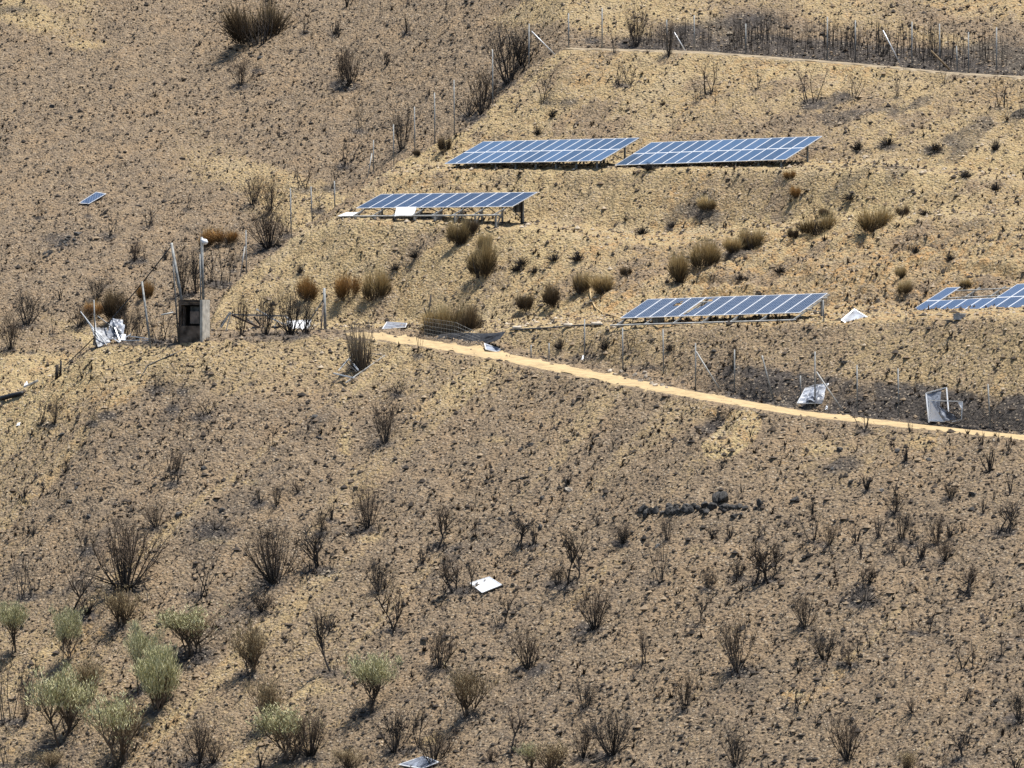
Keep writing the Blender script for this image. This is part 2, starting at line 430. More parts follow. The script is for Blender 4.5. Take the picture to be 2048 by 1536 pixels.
# contour-wise ledges and erosion runnels
cx = (XX * 0.70 - YY * 0.71); cy = (XX * 0.71 + YY * 0.70)
runn = np.abs(fbm(cx / 1.8, cy / 14.0, 41, 3))
d -= 0.22 * (1 - sstep(0.0, 0.16, runn)) * (0.35 + 0.65 * np.maximum(spur, sstep(900, 690, UU) * fore)) * (1 - terr)
led = fbm(XX / 3.0 + ZZ * 0.3, ZZ * 2.4, 53, 3)
strata = spur * sstep(T3By(UU) - 0.5, T3By(UU) + 2.0, YY) * (1 - sstep(T2Fy(UU) - 3, T2Fy(UU) + 1, YY)) * sstep(1230, 1420, UU)
d += 0.62 * strata * (sstep(-0.1, 0.12, led) - 0.5) * (0.5 + 0.5 * vnoise(XX / 2.2, YY / 2.2, 71))
d += 0.10 * spur * (1 - terr) * (np.abs(fbm(XX / 0.9, YY / 0.9, 61, 2)) * 2 - 0.6)
d += backm * 0.15 * fbm((XX + YY * 0.5) / 7.0, (YY * 0.86 - XX * 0.3) / 22.0, 67, 3)
ZZ = ZZ + d * rough
VV = HOR - ZZ * F_PX / YY            # image row of every point of the land
# the little borrow pit beside the track
pit = ((UU - 1462 - (870 - VV) * 0.55) / 52.0) ** 2 + ((VV - 868) / 50.0) ** 2
pitm = (1 - sstep(0.75, 1.15, pit)) * fore
pitc = ((UU - 1430) / 42.0) ** 2 + ((VV - 848) / 30.0) ** 2
ZZ = ZZ - 0.45 * (1 - sstep(0.2, 1.3, pitc)) * fore
VV = HOR - ZZ * F_PX / YY

def bil(A, u, y):
    u = np.asarray(u, float); y = np.asarray(y, float)
    c = np.clip((u - U0) / (U1 - U0) * (NC - 1), 0, NC - 1.001)
    r = np.clip((y - yfront(u) - T0) / (T1 - T0) * (NR - 1), 0, NR - 1.001)
    c0 = c.astype(int); r0 = r.astype(int); fc = c - c0; fr = r - r0
    return (A[r0, c0] * (1 - fr) * (1 - fc) + A[r0 + 1, c0] * fr * (1 - fc) + A[r0, c0 + 1] * (1 - fr) * fc + A[r0 + 1, c0 + 1] * fr * fc)

def ground_z(x, y):
    return float(bil(ZZ, 1024.0 + x * F_PX / y, y))

def hit(u, v):
    """first point of the land met along the sight line through (u, v)"""
    c = min(max(int(round((u - U0) / (U1 - U0) * (NC - 1))), 0), NC - 1)
    col = VV[:, c]
    k = int(np.argmax(col <= v))
    if k == 0: k = 1
    f = (col[k - 1] - v) / max(1e-6, col[k - 1] - col[k])
    f = min(max(f, 0), 1)
    y = YY[k - 1, c] * (1 - f) + YY[k, c] * f
    x = (u - 1024.0) / F_PX * y
    return Vector((x, y, ground_z(x, y)))

def P(u, v, y):
    return Vector(((u - 1024.0) / F_PX * y, y, -(v - HOR) / F_PX * y))
def pxm(y): return F_PX / y          # picture pixels per metre at depth y

# ------------------------------------------------------------------ where the shrubs stand: (u, v, height px, width px, form)
SPOTS = []
def spots(form, txt):
    for s in txt.split():
        SPOTS.append((form, *map(float, s.split(','))))
# lower slope
spots('fan', """355,942,45,35 312,1054,50,65 552,1010,40,30 642,1065,45,35 737,1057,92,66 757,1182,70,60 524,1225,45,60
 1246,1085,40,50 1336,1080,48,34 1115,1170,40,50 1416,1176,42,42 1476,1154,36,42 1190,1257,92,80 1658,1090,46,42 1803,1077,56,42
 1873,1088,62,52 1891,1120,46,52 1791,1025,42,50 1901,995,36,42 1611,1255,70,60 1649,1319,60,66 1695,1329,46,36 1697,1519,98,86
 2040,1438,62,52 1058,1337,90,76 1474,1341,108,72 1171,1416,56,56 1369,1420,76,52 1165,1517,76,60 1472,1531,78,66 879,1336,86,76
 867,1530,72,92 48,1442,105,42 399,1527,96,90 428,1527,52,60 790,1503,86,80 771,887,92,66 109,848,56,32 1245,1086,30,40 982,1524,30,40""")
spots('tree', """167,1100,50,42 150,1235,112,86 635,1141,88,72 880,1092,82,78 907,1183,72,56 940,1178,66,62 795,1260,96,88 1004,1252,76,52
 1046,1090,62,44 1140,1166,108,86 1522,1162,76,72 1394,1249,76,62 1826,1088,52,32 2006,1064,66,62 2022,1062,62,42 1548,1157,72,38
 1938,1189,62,52 1717,1331,66,46 1284,1331,76,66 1040,1503,98,82 1921,1519,56,42 835,1499,82,52 1731,1175,46,42""")
spots('sparse', """347,967,66,46 47,1067,62,16 45,1196,86,56 66,1190,72,42 101,1182,42,22 405,1190,82,72 662,1140,42,26 1524,1074,36,36
 1320,1166,92,66 1628,1082,66,60 1379,905,30,20 1824,1263,68,22 1855,1267,52,46 2042,1277,52,22 1933,1341,66,62 2006,1313,56,32
 1597,1422,58,62 14,1442,132,62 10,1531,82,42 345,816,76,14 364,780,62,10 314,778,36,26 215,829,62,36 84,848,52,42 405,833,40,70
 68,782,46,12 543,894,56,16 72,894,46,16 185,846,36,20 838,710,56,26 1731,860,46,56 1994,887,30,14 1890,1535,52,32 504,766,26,12 130,1010,40,22""")
spots('dense', """250,1177,142,150 549,1162,122,112 1226,1509,88,88 621,1511,92,84""")
spots('low', """430,1060,30,62 597,985,26,46 1733,1202,42,78 797,788,30,46 1826,1428,36,46 1444,843,28,48 1783,1105,30,42""")
spots('small', """130,945,22,22 47,995,26,36 117,997,28,16 85,984,18,18 67,1070,26,36 175,1230,36,42 520,1005,36,22 664,1039,36,26 758,1064,26,16
 845,1127,36,26 657,1261,30,42 1196,1050,28,22 1424,1080,26,26 1461,1077,26,30 1068,1087,42,22 1134,970,26,26 1484,985,22,16
 1626,1030,36,20 1713,1085,30,26 1758,1074,46,26 1843,1115,36,30 1811,1132,28,26 1723,1117,30,20 1901,1075,30,26 1925,1065,26,16
 1735,979,32,30 1791,982,20,20 1813,922,38,26 1980,942,46,36 2018,902,30,18 1963,892,30,16 1783,892,20,16 1966,1026,30,18
 2021,985,40,20 1740,1295,26,16 1933,1402,22,20 1879,1452,26,22 1645,1353,16,12 1633,1454,18,12 1339,1545,26,24 1821,865,24,14
 69,1345,30,22 520,1535,36,30 2032,1540,30,42 1560,930,16,14 900,950,14,12 1700,1230,16,14 1300,1290,14,12 1550,1290,16,14 1480,1200,16,14""")
spots('pale', """504,1350,100,86 242,1253,76,76 173,1402,82,62 536,1450,92,72 940,1430,96,88 1105,1545,62,72 693,1540,42,56 1818,1545,42,42 97,1540,38,62""")
spots('lean', "665,1345,152,96")
spots('olive', """28,1307,100,62 133,1333,112,82 278,1382,132,72 109,1491,152,126 738,1426,112,92""")
spots('olive_full', "310,1426,126,78")
spots('olive_part', "238,1527,132,116 387,1309,92,116 577,1519,102,112 1060,1540,52,46")
spots('reed', "722,734,88,48")
# banks of the spur
spots('sparse', """1418,185,66,46 1391,205,50,26 1430,212,46,12 1621,205,76,62 1708,195,50,56 1796,195,60,32 1888,167,36,26 2001,215,62,36
 2042,225,42,26 1238,167,46,42 1262,170,46,42 947,349,30,14 1091,205,76,52 1577,388,30,12 1262,696,36,36 1683,730,36,10 1515,180,40,40""")
spots('fan', "1466,734,50,32")
spots('broom', """917,489,52,40 968,498,36,32 961,550,76,54 749,597,66,48 1163,587,46,36 1207,587,42,46 1632,468,44,60
 1744,461,50,80 1502,499,46,44 1468,506,34,36 1416,420,30,36 1406,535,62,52 1358,563,62,42 1803,556,26,22 1812,587,30,32 1932,576,20,26""")
spots('broom_orange', "688,597,54,50 615,600,52,38 1577,358,20,22 1592,396,26,20 417,492,38,36 455,486,30,44 184,634,34,40 290,598,40,30")
spots('broom_dark', """947,467,30,32 1108,614,52,38 1053,621,36,42 1649,434,20,22 1584,478,26,20 889,304,34,24 835,312,14,14 1806,431,22,24 1252,552,22,20
 232,640,66,46 523,86,86,118""")
spots('clump', """1043,529,16,32 1108,522,18,30 1156,522,20,34 1033,542,18,26 1070,546,14,24 1345,455,14,20 1285,468,16,30 1700,400,16,30 1600,330,12,18
 1850,430,12,34 1900,520,14,24 1830,505,16,30 1480,560,14,26 1560,545,16,28 830,515,18,26 790,540,16,24 1990,380,16,24 1930,355,18,30
 1715,300,20,26 1775,290,18,34 1870,300,16,40 1990,300,24,20 1105,235,18,20 1075,270,20,18 1300,340,16,30 1240,290,14,20 600,545,20,16 1210,700,26,22
 1270,640,10,16 1120,695,22,26 1340,700,16,24""")
# round the booth
spots('fan', "253,679,68,46 273,682,78,32 482,672,88,34 530,669,88,48")
spots('dense', "581,669,98,60 612,669,72,40")
spots('sparse', "321,682,72,52 340,684,50,24 306,684,60,20")
# far hillside
spots('fan', """482,171,56,52 701,171,82,62 1019,164,122,104 1043,130,72,52 964,229,92,68 804,300,82,48 540,427,76,52 506,410,62,52 55,648,72,68 22,698,82,52
 160,652,46,52 191,600,46,46 270,522,42,42 365,590,92,42 392,586,92,42 1272,92,86,56 1337,113,76,42 537,30,48,26 684,165,62,34""")
spots('dense', "540,495,84,96")
spots('sparse', """516,140,30,22 612,65,42,26 718,260,62,32 691,331,56,52 608,378,52,62 667,376,52,40 376,418,36,26 178,430,36,14 297,454,42,42 78,434,36,22
 222,471,46,46 106,667,46,16 65,703,36,18 441,570,82,42 456,566,72,32 420,562,62,30 1227,106,52,32 290,518,32,22 215,570,36,16 470,540,50,26 640,420,40,34 575,470,60,40""")
spots('low', "937,236,42,72 690,172,24,60")
spots('small', "670,68,30,26 814,65,36,26 694,14,26,32 775,130,26,26 677,75,26,20 860,190,16,16 560,275,18,16 330,520,22,20 120,600,24,22 600,250,14,14 400,90,12,12 250,330,12,14 50,4,20,26")
_r = random.Random(5)
for k in range(58):                                   # charred thicket behind the upper track
    u = _r.uniform(1470, 1770) if k < 34 else _r.uniform(1760, 2075)
    v = float(RBv(u)) - _r.uniform(2, 34)
    SPOTS.append(('thicket', u, v, _r.uniform(44, 88), _r.uniform(18, 40)))
for k in range(16):
    u = _r.uniform(1180, 1480); v = float(RBv(u)) - _r.uniform(0, 30)
    SPOTS.append(('thicket', u, v, _r.uniform(26, 60), _r.uniform(18, 34)))
for k in range(26):                                   # tiny charred stubs on the lower slope
    u = _r.uniform(20, 2030); v = _r.uniform(float(TFv(u)) + 30, 1000)
    SPOTS.append(('small', u, v, _r.uniform(12, 22), _r.uniform(10, 20)))
BASES = [hit(s[1], s[2]) for s in SPOTS]

# ------------------------------------------------------------------ surface zones of the land (soil colours: bare earth, ash, iron-red earth; painted shade on the cut bank)
big = fbm(XX / 9.0, YY / 9.0, 101, 3)
streak = fbm(cx / 2.2, cy / 20.0, 107, 3)
earth = 0.20 + 0.26 * big
earth = np.where(fore > 0.5, earth + 0.42 * sstep(170, 20, VV - TFv(UU)) * sstep(1150, 700, UU) + 0.10 * sstep(220, 60, VV - TFv(UU)), earth)
earth += 0.20 * fore * sstep(900, 200, UU) * sstep(1150, 1400, VV) + 0.25 * fore * sstep(0.2, 0.5, streak)
earth = earth * (1 - spur) + spur * (0.70 + 0.42 * big - 0.30 * sstep(0.12, 0.45, fbm(XX / 2.6, YY / 2.6, 163, 3)))
bank = between(CGy(UU), T3Fy(UU), 0.8) * (~CREST) * (1 - spur)
earth = earth * (1 - bank) + bank * (0.54 + 0.3 * big - 0.25 * sstep(40, 5, TBv(UU) - 52 - VV) * cutm(UU))
diag = fbm((XX + YY * 0.55) / 6.0, (YY - XX * 0.55) / 40.0, 113, 3)
earth = earth * (1 - backm) + backm * (0.12 + 0.55 * sstep(0.12, 0.5, diag) + 0.12 * big)
earth += backm * 0.75 * sstep(300, 60, UU) * sstep(690, 730, VV) + backm * 0.25 * sstep(560, 680, VV) * sstep(700, 300, UU)
earth += 0.9 * pitm
earth += 0.35 * terr
shade_ash = between(TBy(UU), CGy(UU) + 0.9, 0.5) * cutm(UU) * (~BACK)  # band of ash and painted-in shade along the cut bank face
ash = 0.12 + 0.22 * fbm(XX / 4.0, YY / 4.0, 127, 3) + 1.05 * shade_ash * (0.7 + 0.9 * fbm(XX / 1.6, YY / 1.6, 151, 3))
ash += 0.30 * sstep(0.1, 0.5, fbm(cx / 2.6, cy / 9.0, 131, 3)) * fore - 0.6 * pitm - 0.12 * spur + 0.5 * spur * sstep(0.22, 0.5, fbm(XX / 3.2, YY / 3.2, 171, 3))
ash += 0.55 * backm * sstep(1120, 1300, UU) * sstep(60, 10, RBv(UU) - VV) + 0.2 * backm * sstep(1300, 1700, UU)
orange = 0.15 + spur * sstep(1000, 1500, UU) * sstep(420, 500, VV) * 0.55 + 0.4 * sstep(0.15, 0.5, fbm(XX / 3.5, YY / 3.5, 137, 3))
RG = np.random.default_rng(3)
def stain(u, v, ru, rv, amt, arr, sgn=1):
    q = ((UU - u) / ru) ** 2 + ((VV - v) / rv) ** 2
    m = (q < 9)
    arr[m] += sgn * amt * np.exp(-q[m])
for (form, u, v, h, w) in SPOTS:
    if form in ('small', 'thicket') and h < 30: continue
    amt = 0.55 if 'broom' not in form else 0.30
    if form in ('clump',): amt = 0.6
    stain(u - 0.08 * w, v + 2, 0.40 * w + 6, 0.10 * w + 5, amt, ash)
for u, v, ru, rv, a in [(1140, 205, 40, 18, .7), (1300, 200, 34, 12, .5), (1420, 440, 40, 30, .5), (1290, 500, 50, 14, .5), (1225, 520, 30, 14, .5), (1170, 715, 50, 8, .7),
                        (1300, 735, 60, 9, .6), (800, 1390, 60, 20, .35), (1720, 1200, 55, 26, .4), (120, 480, 55, 22, .5), (1420, 862, 48, 18, .5), (1550, 740, 70, 20, .3),
                        (1720, 700, 60, 18, .3), (1980, 720, 50, 16, .3), (800, 860, 100, 24, .35), (560, 830, 90, 26, .35), (1290, 880, 90, 26, .35), (1650, 930, 80, 20, .3),
                        (960, 870, 70, 22, .3), (1490, 45, 90, 22, .6), (1370, 60, 60, 18, .5), (1990, 110, 80, 30, .5), (1800, 300, 110, 26, .35), (1270, 385, 40, 14, .4),
                        (1060, 345, 60, 12, .35), (760, 440, 80, 12, .25), (170, 60, 30, 20, .2), (30, 20, 60, 14, .5), (180, 200, 70, 18, .3)]:
    stain(u, v, ru, rv, a, ash)
for u, v, ru, rv, a in [(690, 880, 14, 40, .6), (500, 965, 24, 8, .5), (990, 880, 40, 8, .3), (280, 860, 70, 10, .3), (1590, 1390, 22, 9, .9), (180, 90, 60, 10, .4),
                        (1760, 1430, 40, 10, .25), (1850, 885, 30, 12, .5), (1640, 895, 30, 12, .4), (330, 1250, 60, 14, .3), (300, 1440, 70, 30, .3), (430, 1080, 40, 10, .5),
                        (650, 1150, 40, 8, .4), (740, 1075, 40, 8, .4), (860, 1480, 70, 14, .3), (640, 1380, 50, 12, .3), (1100, 1110, 40, 8, .3), (1400, 1100, 40, 8, .3)]:
    stain(u, v, ru, rv, a, earth)
for u, v, ru, rv, a in [(1590, 1390, 22, 9, 1.0), (1850, 490, 60, 30, .5), (1780, 500, 60, 30, .4), (1260, 600, 60, 20, .4), (860, 580, 60, 20, .4), (160, 790, 60, 30, .4), (1430, 835, 30, 16, .8), (2000, 190, 40, 20, .5)]:
    stain(u, v, ru, rv, a, orange)
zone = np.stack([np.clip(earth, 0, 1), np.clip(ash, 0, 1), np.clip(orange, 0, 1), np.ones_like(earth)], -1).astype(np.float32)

V = np.stack([XX, YY, ZZ], -1).reshape(-1, 3)
ii = np.arange(NR * NC).reshape(NR, NC)
Q = np.stack([ii[:-1, :-1], ii[:-1, 1:], ii[1:, 1:], ii[1:, :-1]], -1).reshape(-1, 4)
land = np_mesh('hillside', V, Q, M['ground'], True, 4)
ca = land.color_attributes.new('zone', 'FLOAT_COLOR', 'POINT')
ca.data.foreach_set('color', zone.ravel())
hill = link('hillside', land)
tag(hill, 'burnt terraced hillside of dark ash and yellow earth', 'hillside', kind='structure')

def ribbon(name, fy, by, u0, u1, label, nu, nt=9, lift=0.03, mat='track'):
    u = np.linspace(u0, u1, nu)
    rows = []
    for k in range(nt):
        f = k / (nt - 1)
        edge = 0.95 * fbm(u / 16.0, np.full(nu, 3.3 + (k > nt / 2)), 5, 3)
        y = fy(u) * (1 - f) + by(u) * f + edge * (1 if k in (0, nt - 1) else 0)
        x = (u - 1024.0) / F_PX * y
        z = bil(ZZ, u, y)
        rut = -0.05 * np.exp(-((f - 0.27) / 0.09) ** 2) - 0.05 * np.exp(-((f - 0.73) / 0.09) ** 2)
        z = z + lift + rut * 0.5 + (-0.05 if k in (0, nt - 1) else 0.012)
        rows.append(np.stack([x, y, z], -1))
    A = np.array(rows)
    jj = np.arange(nt * nu).reshape(nt, nu)
    F = np.stack([jj[:-1, :-1], jj[:-1, 1:], jj[1:, 1:], jj[1:, :-1]], -1).reshape(-1, 4)
    o = link(name, np_mesh(name, A.reshape(-1, 3), F, M[mat], True, 4))
    return tag(o, label, 'track', kind='structure')
ribbon('dirt_track', lambda u: TFy(u) + 0.25, lambda u: TBy(u) - 0.25, 690, 2380, 'pale yellow dirt track climbing across the burnt slope', 420)
ribbon('upper_track', lambda u: RFy(u) + 0.15, lambda u: RBy(u) - 0.9, 1120, 2380, 'narrow dirt track along the top of the terraced bank', 300, mat='track_dull')

# ------------------------------------------------------------------ mesh pieces
def box_pts(p, q, w, h, up=Vector((0, 0, 1))):
    p = Vector(p); q = Vector(q)
    d = (q - p).normalized()
    if abs(d.dot(up)) > 0.98: up = Vector((0, 1, 0))
    s = d.cross(up).normalized(); t = s.cross(d).normalized()
    V = []
    for c in (p, q):
        for a, b in ((-1, -1), (1, -1), (1, 1), (-1, 1)):
            V.append(c + s * (a * w / 2) + t * (b * h / 2))
    F = [(0, 1, 2, 3), (7, 6, 5, 4), (0, 4, 5, 1), (1, 5, 6, 2), (2, 6, 7, 3), (3, 7, 4, 0)]
    return V, F
def bar(name, p, q, w, h, mat, parent=None, up=Vector((0, 0, 1))):
    V, F = box_pts(p, q, w, h, up)
    base = parent.location if parent else Vector((0, 0, 0))
    if parent is None:
        base = Vector(p)
    me = mesh_from(name, [v - base for v in V], F, mat)
    return link(name, me, parent, None if parent else base)
def tube_arrays(pts, rad, sides):
    pts = [Vector(p) for p in pts]
    n = len(pts); V = []; F = []
    ref = Vector((0.31, 0.17, 0.93))
    for i, p in enumerate(pts):
        d = (pts[min(i + 1, n - 1)] - pts[max(i - 1, 0)])
        d = d.normalized() if d.length > 1e-9 else Vector((0, 0, 1))
        s = d.cross(ref)
        s = s.normalized() if s.length > 1e-4 else Vector((1, 0, 0))
        t = d.cross(s)
        for k in range(sides):
            a = 2 * math.pi * k / sides
            V.append(p + (s * math.cos(a) + t * math.sin(a)) * rad[i])
    for i in range(n - 1):
        for k in range(sides):
            k2 = (k + 1) % sides
            F.append((i * sides + k, i * sides + k2, (i + 1) * sides + k2, (i + 1) * sides + k))
    F.append(tuple(reversed(range(sides)))); F.append(tuple((n - 1) * sides + k for k in range(sides)))
    return V, F
def tube(name, pts, rad, mat, parent=None, sides=6):
    if not isinstance(rad, (list, tuple)): rad = [rad] * len(pts)
    V, F = tube_arrays(pts, rad, sides)
    base = parent.location if parent else Vector(pts[0])
    me = mesh_from(name, [v - base for v in V], F, mat, True)
    return link(name, me, parent, None if parent else base)
def sheet(name, grid, mat, parent=None, th=0.006):
    """thick sheet from a grid (rows of points)"""
    R = len(grid); C = len(grid[0])
    pts = [Vector(p) for row in grid for p in row]
    nrm = (Vector(grid[0][-1]) - Vector(grid[0][0])).cross(Vector(grid[-1][0]) - Vector(grid[0][0])).normalized()
    base = parent.location if parent else pts[0].copy()
    V = [p - base for p in pts] + [p - nrm * th - base for p in pts]
    n = R * C; F = []
    for i in range(R - 1):
        for j in range(C - 1):
            a, b, c, d = i * C + j, i * C + j + 1, (i + 1) * C + j + 1, (i + 1) * C + j
            F.append((a, b, c, d)); F.append((n + d, n + c, n + b, n + a))
    rim = [j for j in range(C)] + [i * C + C - 1 for i in range(1, R)] + [(R - 1) * C + j for j in range(C - 2, -1, -1)] + [i * C for i in range(R - 2, 0, -1)]
    for a, b in zip(rim, rim[1:] + rim[:1]): F.append((b, a, n + a, n + b))
    me = mesh_from(name, V, F, mat)
    return link(name, me, parent, None if parent else base)

# ------------------------------------------------------------------ solar arrays
def module_meshes(w, l, glass, key, hole=None):
    fw, th = 0.042, 0.036
    V = []; F = []
    for (x0, x1, y0, y1) in ((0, w, 0, fw), (0, w, l - fw, l), (0, fw, fw, l - fw), (w - fw, w, fw, l - fw)):
        b = len(V)
        for z in (-th, 0):
            V += [(x0, y0, z), (x1, y0, z), (x1, y1, z), (x0, y1, z)]
        F += [tuple(b + i for i in f) for f in ((3, 2, 1, 0), (4, 5, 6, 7), (0, 1, 5, 4), (1, 2, 6, 5), (2, 3, 7, 6), (3, 0, 4, 7))]
    fr = mesh_from('frame_' + key, V, F, M['alu'])
    nx, ny = 6, 12
    def gm(holes):
        rr = random.Random(9)
        gv = []; gf = []
        xs = [fw + (w - 2 * fw) * i / nx for i in range(nx + 1)]
        ys = [fw + (l - 2 * fw) * j / ny for j in range(ny + 1)]
        for z in (-0.004, -0.010):
            for j in range(ny + 1):
                for i in range(nx + 1):
                    jx = jy = 0
                    if holes and 0 < i < nx and 0 < j < ny: jx, jy = rr.uniform(-.05, .05), rr.uniform(-.05, .05)
                    gv.append((xs[i] + jx, ys[j] + jy, z))
        n1 = (nx + 1) * (ny + 1)
        for j in range(ny):
            for i in range(nx):
                if (i, j) in holes: continue
                a = j * (nx + 1) + i; q = (a, a + 1, a + nx + 2, a + nx + 1)
                gf.append(q); gf.append(tuple(n1 + k for k in reversed(q)))
        return mesh_from('glass_' + key, gv, gf, glass)
    if not hole:
        a = [(fw, fw), (w - fw, fw), (w - fw, l - fw), (fw, l - fw)]
        gv = [(x, y, -0.004) for x, y in a] + [(x, y, -0.012) for x, y in a]
        return fr, mesh_from('glass_' + key, gv, [(0, 1, 2, 3), (7, 6, 5, 4), (0, 4, 5, 1), (1, 5, 6, 2), (2, 6, 7, 3), (3, 7, 4, 0)], glass)
    return fr, gm(hole)

def solar_array(label, bl, br, tl, y0, ang, mw, ml, cols, rows, glass, key, missing=(), broken=None, tilt=22.0,
                nsup=7, low_rail=0.0, over=0.0, front_h=None, foot=True, supmat='galv', tint=None):
    a = math.radians(ang)
    p0 = P(*bl, y0); p1 = P(*br, y0 - cols * mw * math.sin(a)); p2 = P(*tl, y0 + rows * ml * math.cos(math.radians(tilt)) * math.cos(a))
    ex = p1 - p0; W = ex.length; ex.normalize()
    es = p2 - p0; es = es - ex * es.dot(ex); Lh = es.length; es.normalize()
    en = ex.cross(es).normalized()
    w = W / cols; l = Lh / rows
    print('ARRAY', key, 'module %.2f x %.2f' % (w, l), 'tilt %.1f' % math.degrees(math.acos(en.z)), 'clear', round(p0.z - ground_z(p0.x, p0.y), 2), round(p1.z - ground_z(p1.x, p1.y), 2))
    g0 = Vector((p0.x, p0.y, ground_z(p0.x, p0.y)))
    root = empty('solar_array', g0, label, 'solar array', 'ground-mounted solar arrays on the terraces')
    fr, gl = module_meshes(w - 0.012, l - 0.012, glass, key)
    rot = Matrix((ex, es, en)).transposed()
    for r in range(rows):
        for c in range(cols):
            if (c, r) in missing: continue
            o = p0 + ex * (c * w) + es * (r * l) + en * random.uniform(-.004, .004)
            fo = link('solar_panel', fr, root)
            fo.location = o - g0
            fo.rotation_euler = rot.to_euler()
            me = gl
            if broken and (c, r) in broken:
                me = module_meshes(w - 0.012, l - 0.012, glass, key + '_broken', broken[(c, r)])[1]
                fo['label'] = 'solar panel with its glass broken open'
            go = link('glass', me, fo)
    sm = M[supmat]
    # purlins along the row, set under the modules
    s0 = -low_rail
    for r in range(rows):
        for f in (0.22, 0.78):
            s = (r + f) * l
            q = p0 + es * s - en * 0.062
            bar('purlin', q - ex * 0.12, q + ex * (W + over), 0.04, 0.05, M['alu_dull'], root, en)
    if low_rail:
        q = p0 + es * s0 - en * 0.075
        bar('purlin', q - ex * 0.1, q + ex * (W * 1.0 + over), 0.06, 0.07, M['alu_dull'], root, en)
    for k in range(nsup):
        x = W * (0.05 + 0.9 * k / (nsup - 1)) if not over else W * (0.02 + 0.96 * k / (nsup - 1)) + (over - 0.1 if k == nsup - 1 else 0)
        q0 = p0 + ex * x + es * s0 - en * 0.12; q1 = p0 + ex * x + es * (Lh + 0.05) - en * 0.12
        bar('rafter', q0, q1, 0.06, 0.07, sm, root, en)
        for f, nm in ((0.10, 'front'), (0.80, 'rear')):
            t = q0.lerp(q1, f)
            gz = ground_z(t.x, t.y)
            if t.z - gz < 0.06: continue
            b = Vector((t.x, t.y, gz - 0.08))
            bar('leg', b, t, 0.09, 0.09, sm, root, ex)
            if foot and t.z - gz > 0.2: bar('foot_plate', b + Vector((0, 0, 0.05)), b + Vector((0, 0, 0.14)), 0.20, 0.20, M['galv_dark'], root, ex)
            if nm == 'rear':
                m_ = q0.lerp(q1, 0.42)
                if t.z - gz > 0.5: bar('brace', b + Vector((0, 0, 0.3)), m_, 0.045, 0.045, sm, root, en)
            else:
                m_ = q0.lerp(q1, 0.30)
                if t.z - gz > 0.15: bar('brace', b + Vector((0, 0, 0.12)), m_, 0.07, 0.07, M['galv_dark'], root, en)
    return root, p0, ex, es, en, W, Lh

AR1 = solar_array('full blue two-row solar array on the top terrace beside the crest fence', (889, 327.5), (1201, 321.5), (966, 283), 307.0, 47.0, 1.0, 1.65, 14, 2, M['cell_blue'], 'blue_a', foot=False, supmat='galv', nsup=8)
AR2 = solar_array('full blue two-row solar array on the top terrace with its tall end post exposed', (1229, 330.5), (1571, 319), (1301, 285), 297.2, 45.0, 1.0, 1.65, 14, 2, M['cell_blue'], 'blue_b', foot=False, supmat='galv', nsup=8)
AR3 = solar_array('dark single-row solar array on tall posts on the middle terrace with white sheets beneath', (712, 416), (1025, 413), (763, 388), 302.5, 45.0, 1.08, 2.2, 12, 1, M['cell_dark'], 'dark', low_rail=1.15, nsup=8, tilt=21)
hole_a = {(i, j) for i in (3, 4, 5) for j in (7, 8)} | {(4, 9)}
hole_b = {(i, j) for i in (0, 1, 2, 3) for j in range(6, 11)} | {(i, j) for i in (0, 1) for j in range(1, 6)} | {(4, 9), (2, 5), (3, 11)}
AR4 = solar_array('striped single-row solar array with one panel smashed open on the lowest terrace', (1240, 636), (1600, 625), (1298, 598), 267.0, 44.5, 1.08, 2.2, 12, 1, M['cell_line'], 'striped', broken={(2, 0): hole_a, (4, 0): hole_b}, low_rail=0.75, over=0.35, nsup=7)
hole_c = {(2, 3), (3, 3), (3, 4)}
AR5 = solar_array('two-row blue solar array with four upper panels missing on the lowest terrace', (1810, 628.5), (2096, 615.5), (1893, 575), 256.5, 45.0, 1.0, 1.65, 10, 2, M['cell_mixed'], 'gappy', missing={(1, 1), (2, 1), (3, 1), (4, 1)}, broken={(1, 0): hole_c}, foot=False, supmat='galv', nsup=6)

# inverter box, post and cables at the open end of the dark array
_, p0, ex, es, en, W, Lh = AR3
iv = p0 + ex * (W - 0.55) + es * (Lh * 0.62)
gz = ground_z(iv.x, iv.y)
inv = empty('inverter', Vector((iv.x, iv.y, gz)), 'dark inverter box on a black post under the end of the single-row array', 'inverter')
bar('post', (iv.x, iv.y, gz - 0.05), (iv.x, iv.y, gz + 1.35), 0.08, 0.08, M['soot'], inv, ex)
bar('cabinet', (iv.x - 0.25, iv.y - 0.1, gz + 0.68), (iv.x - 0.25, iv.y - 0.1, gz + 1.24), 0.42, 0.24, M['black_pl'], inv, ex)
bar('door', (iv.x - 0.29, iv.y - 0.235, gz + 0.72), (iv.x - 0.29, iv.y - 0.235, gz + 1.2), 0.34, 0.02, M['galv_dark'], inv, Vector((0, 1, 0)))
tube('cable', [(iv.x - 0.3, iv.y - 0.1, gz + 0.7), (iv.x - 0.36, iv.y - 0.14, gz + 0.38), (iv.x - 0.15, iv.y - 0.12, gz + 0.26), (iv.x, iv.y - 0.05, gz + 0.5)], 0.02, M['black_pl'], inv)

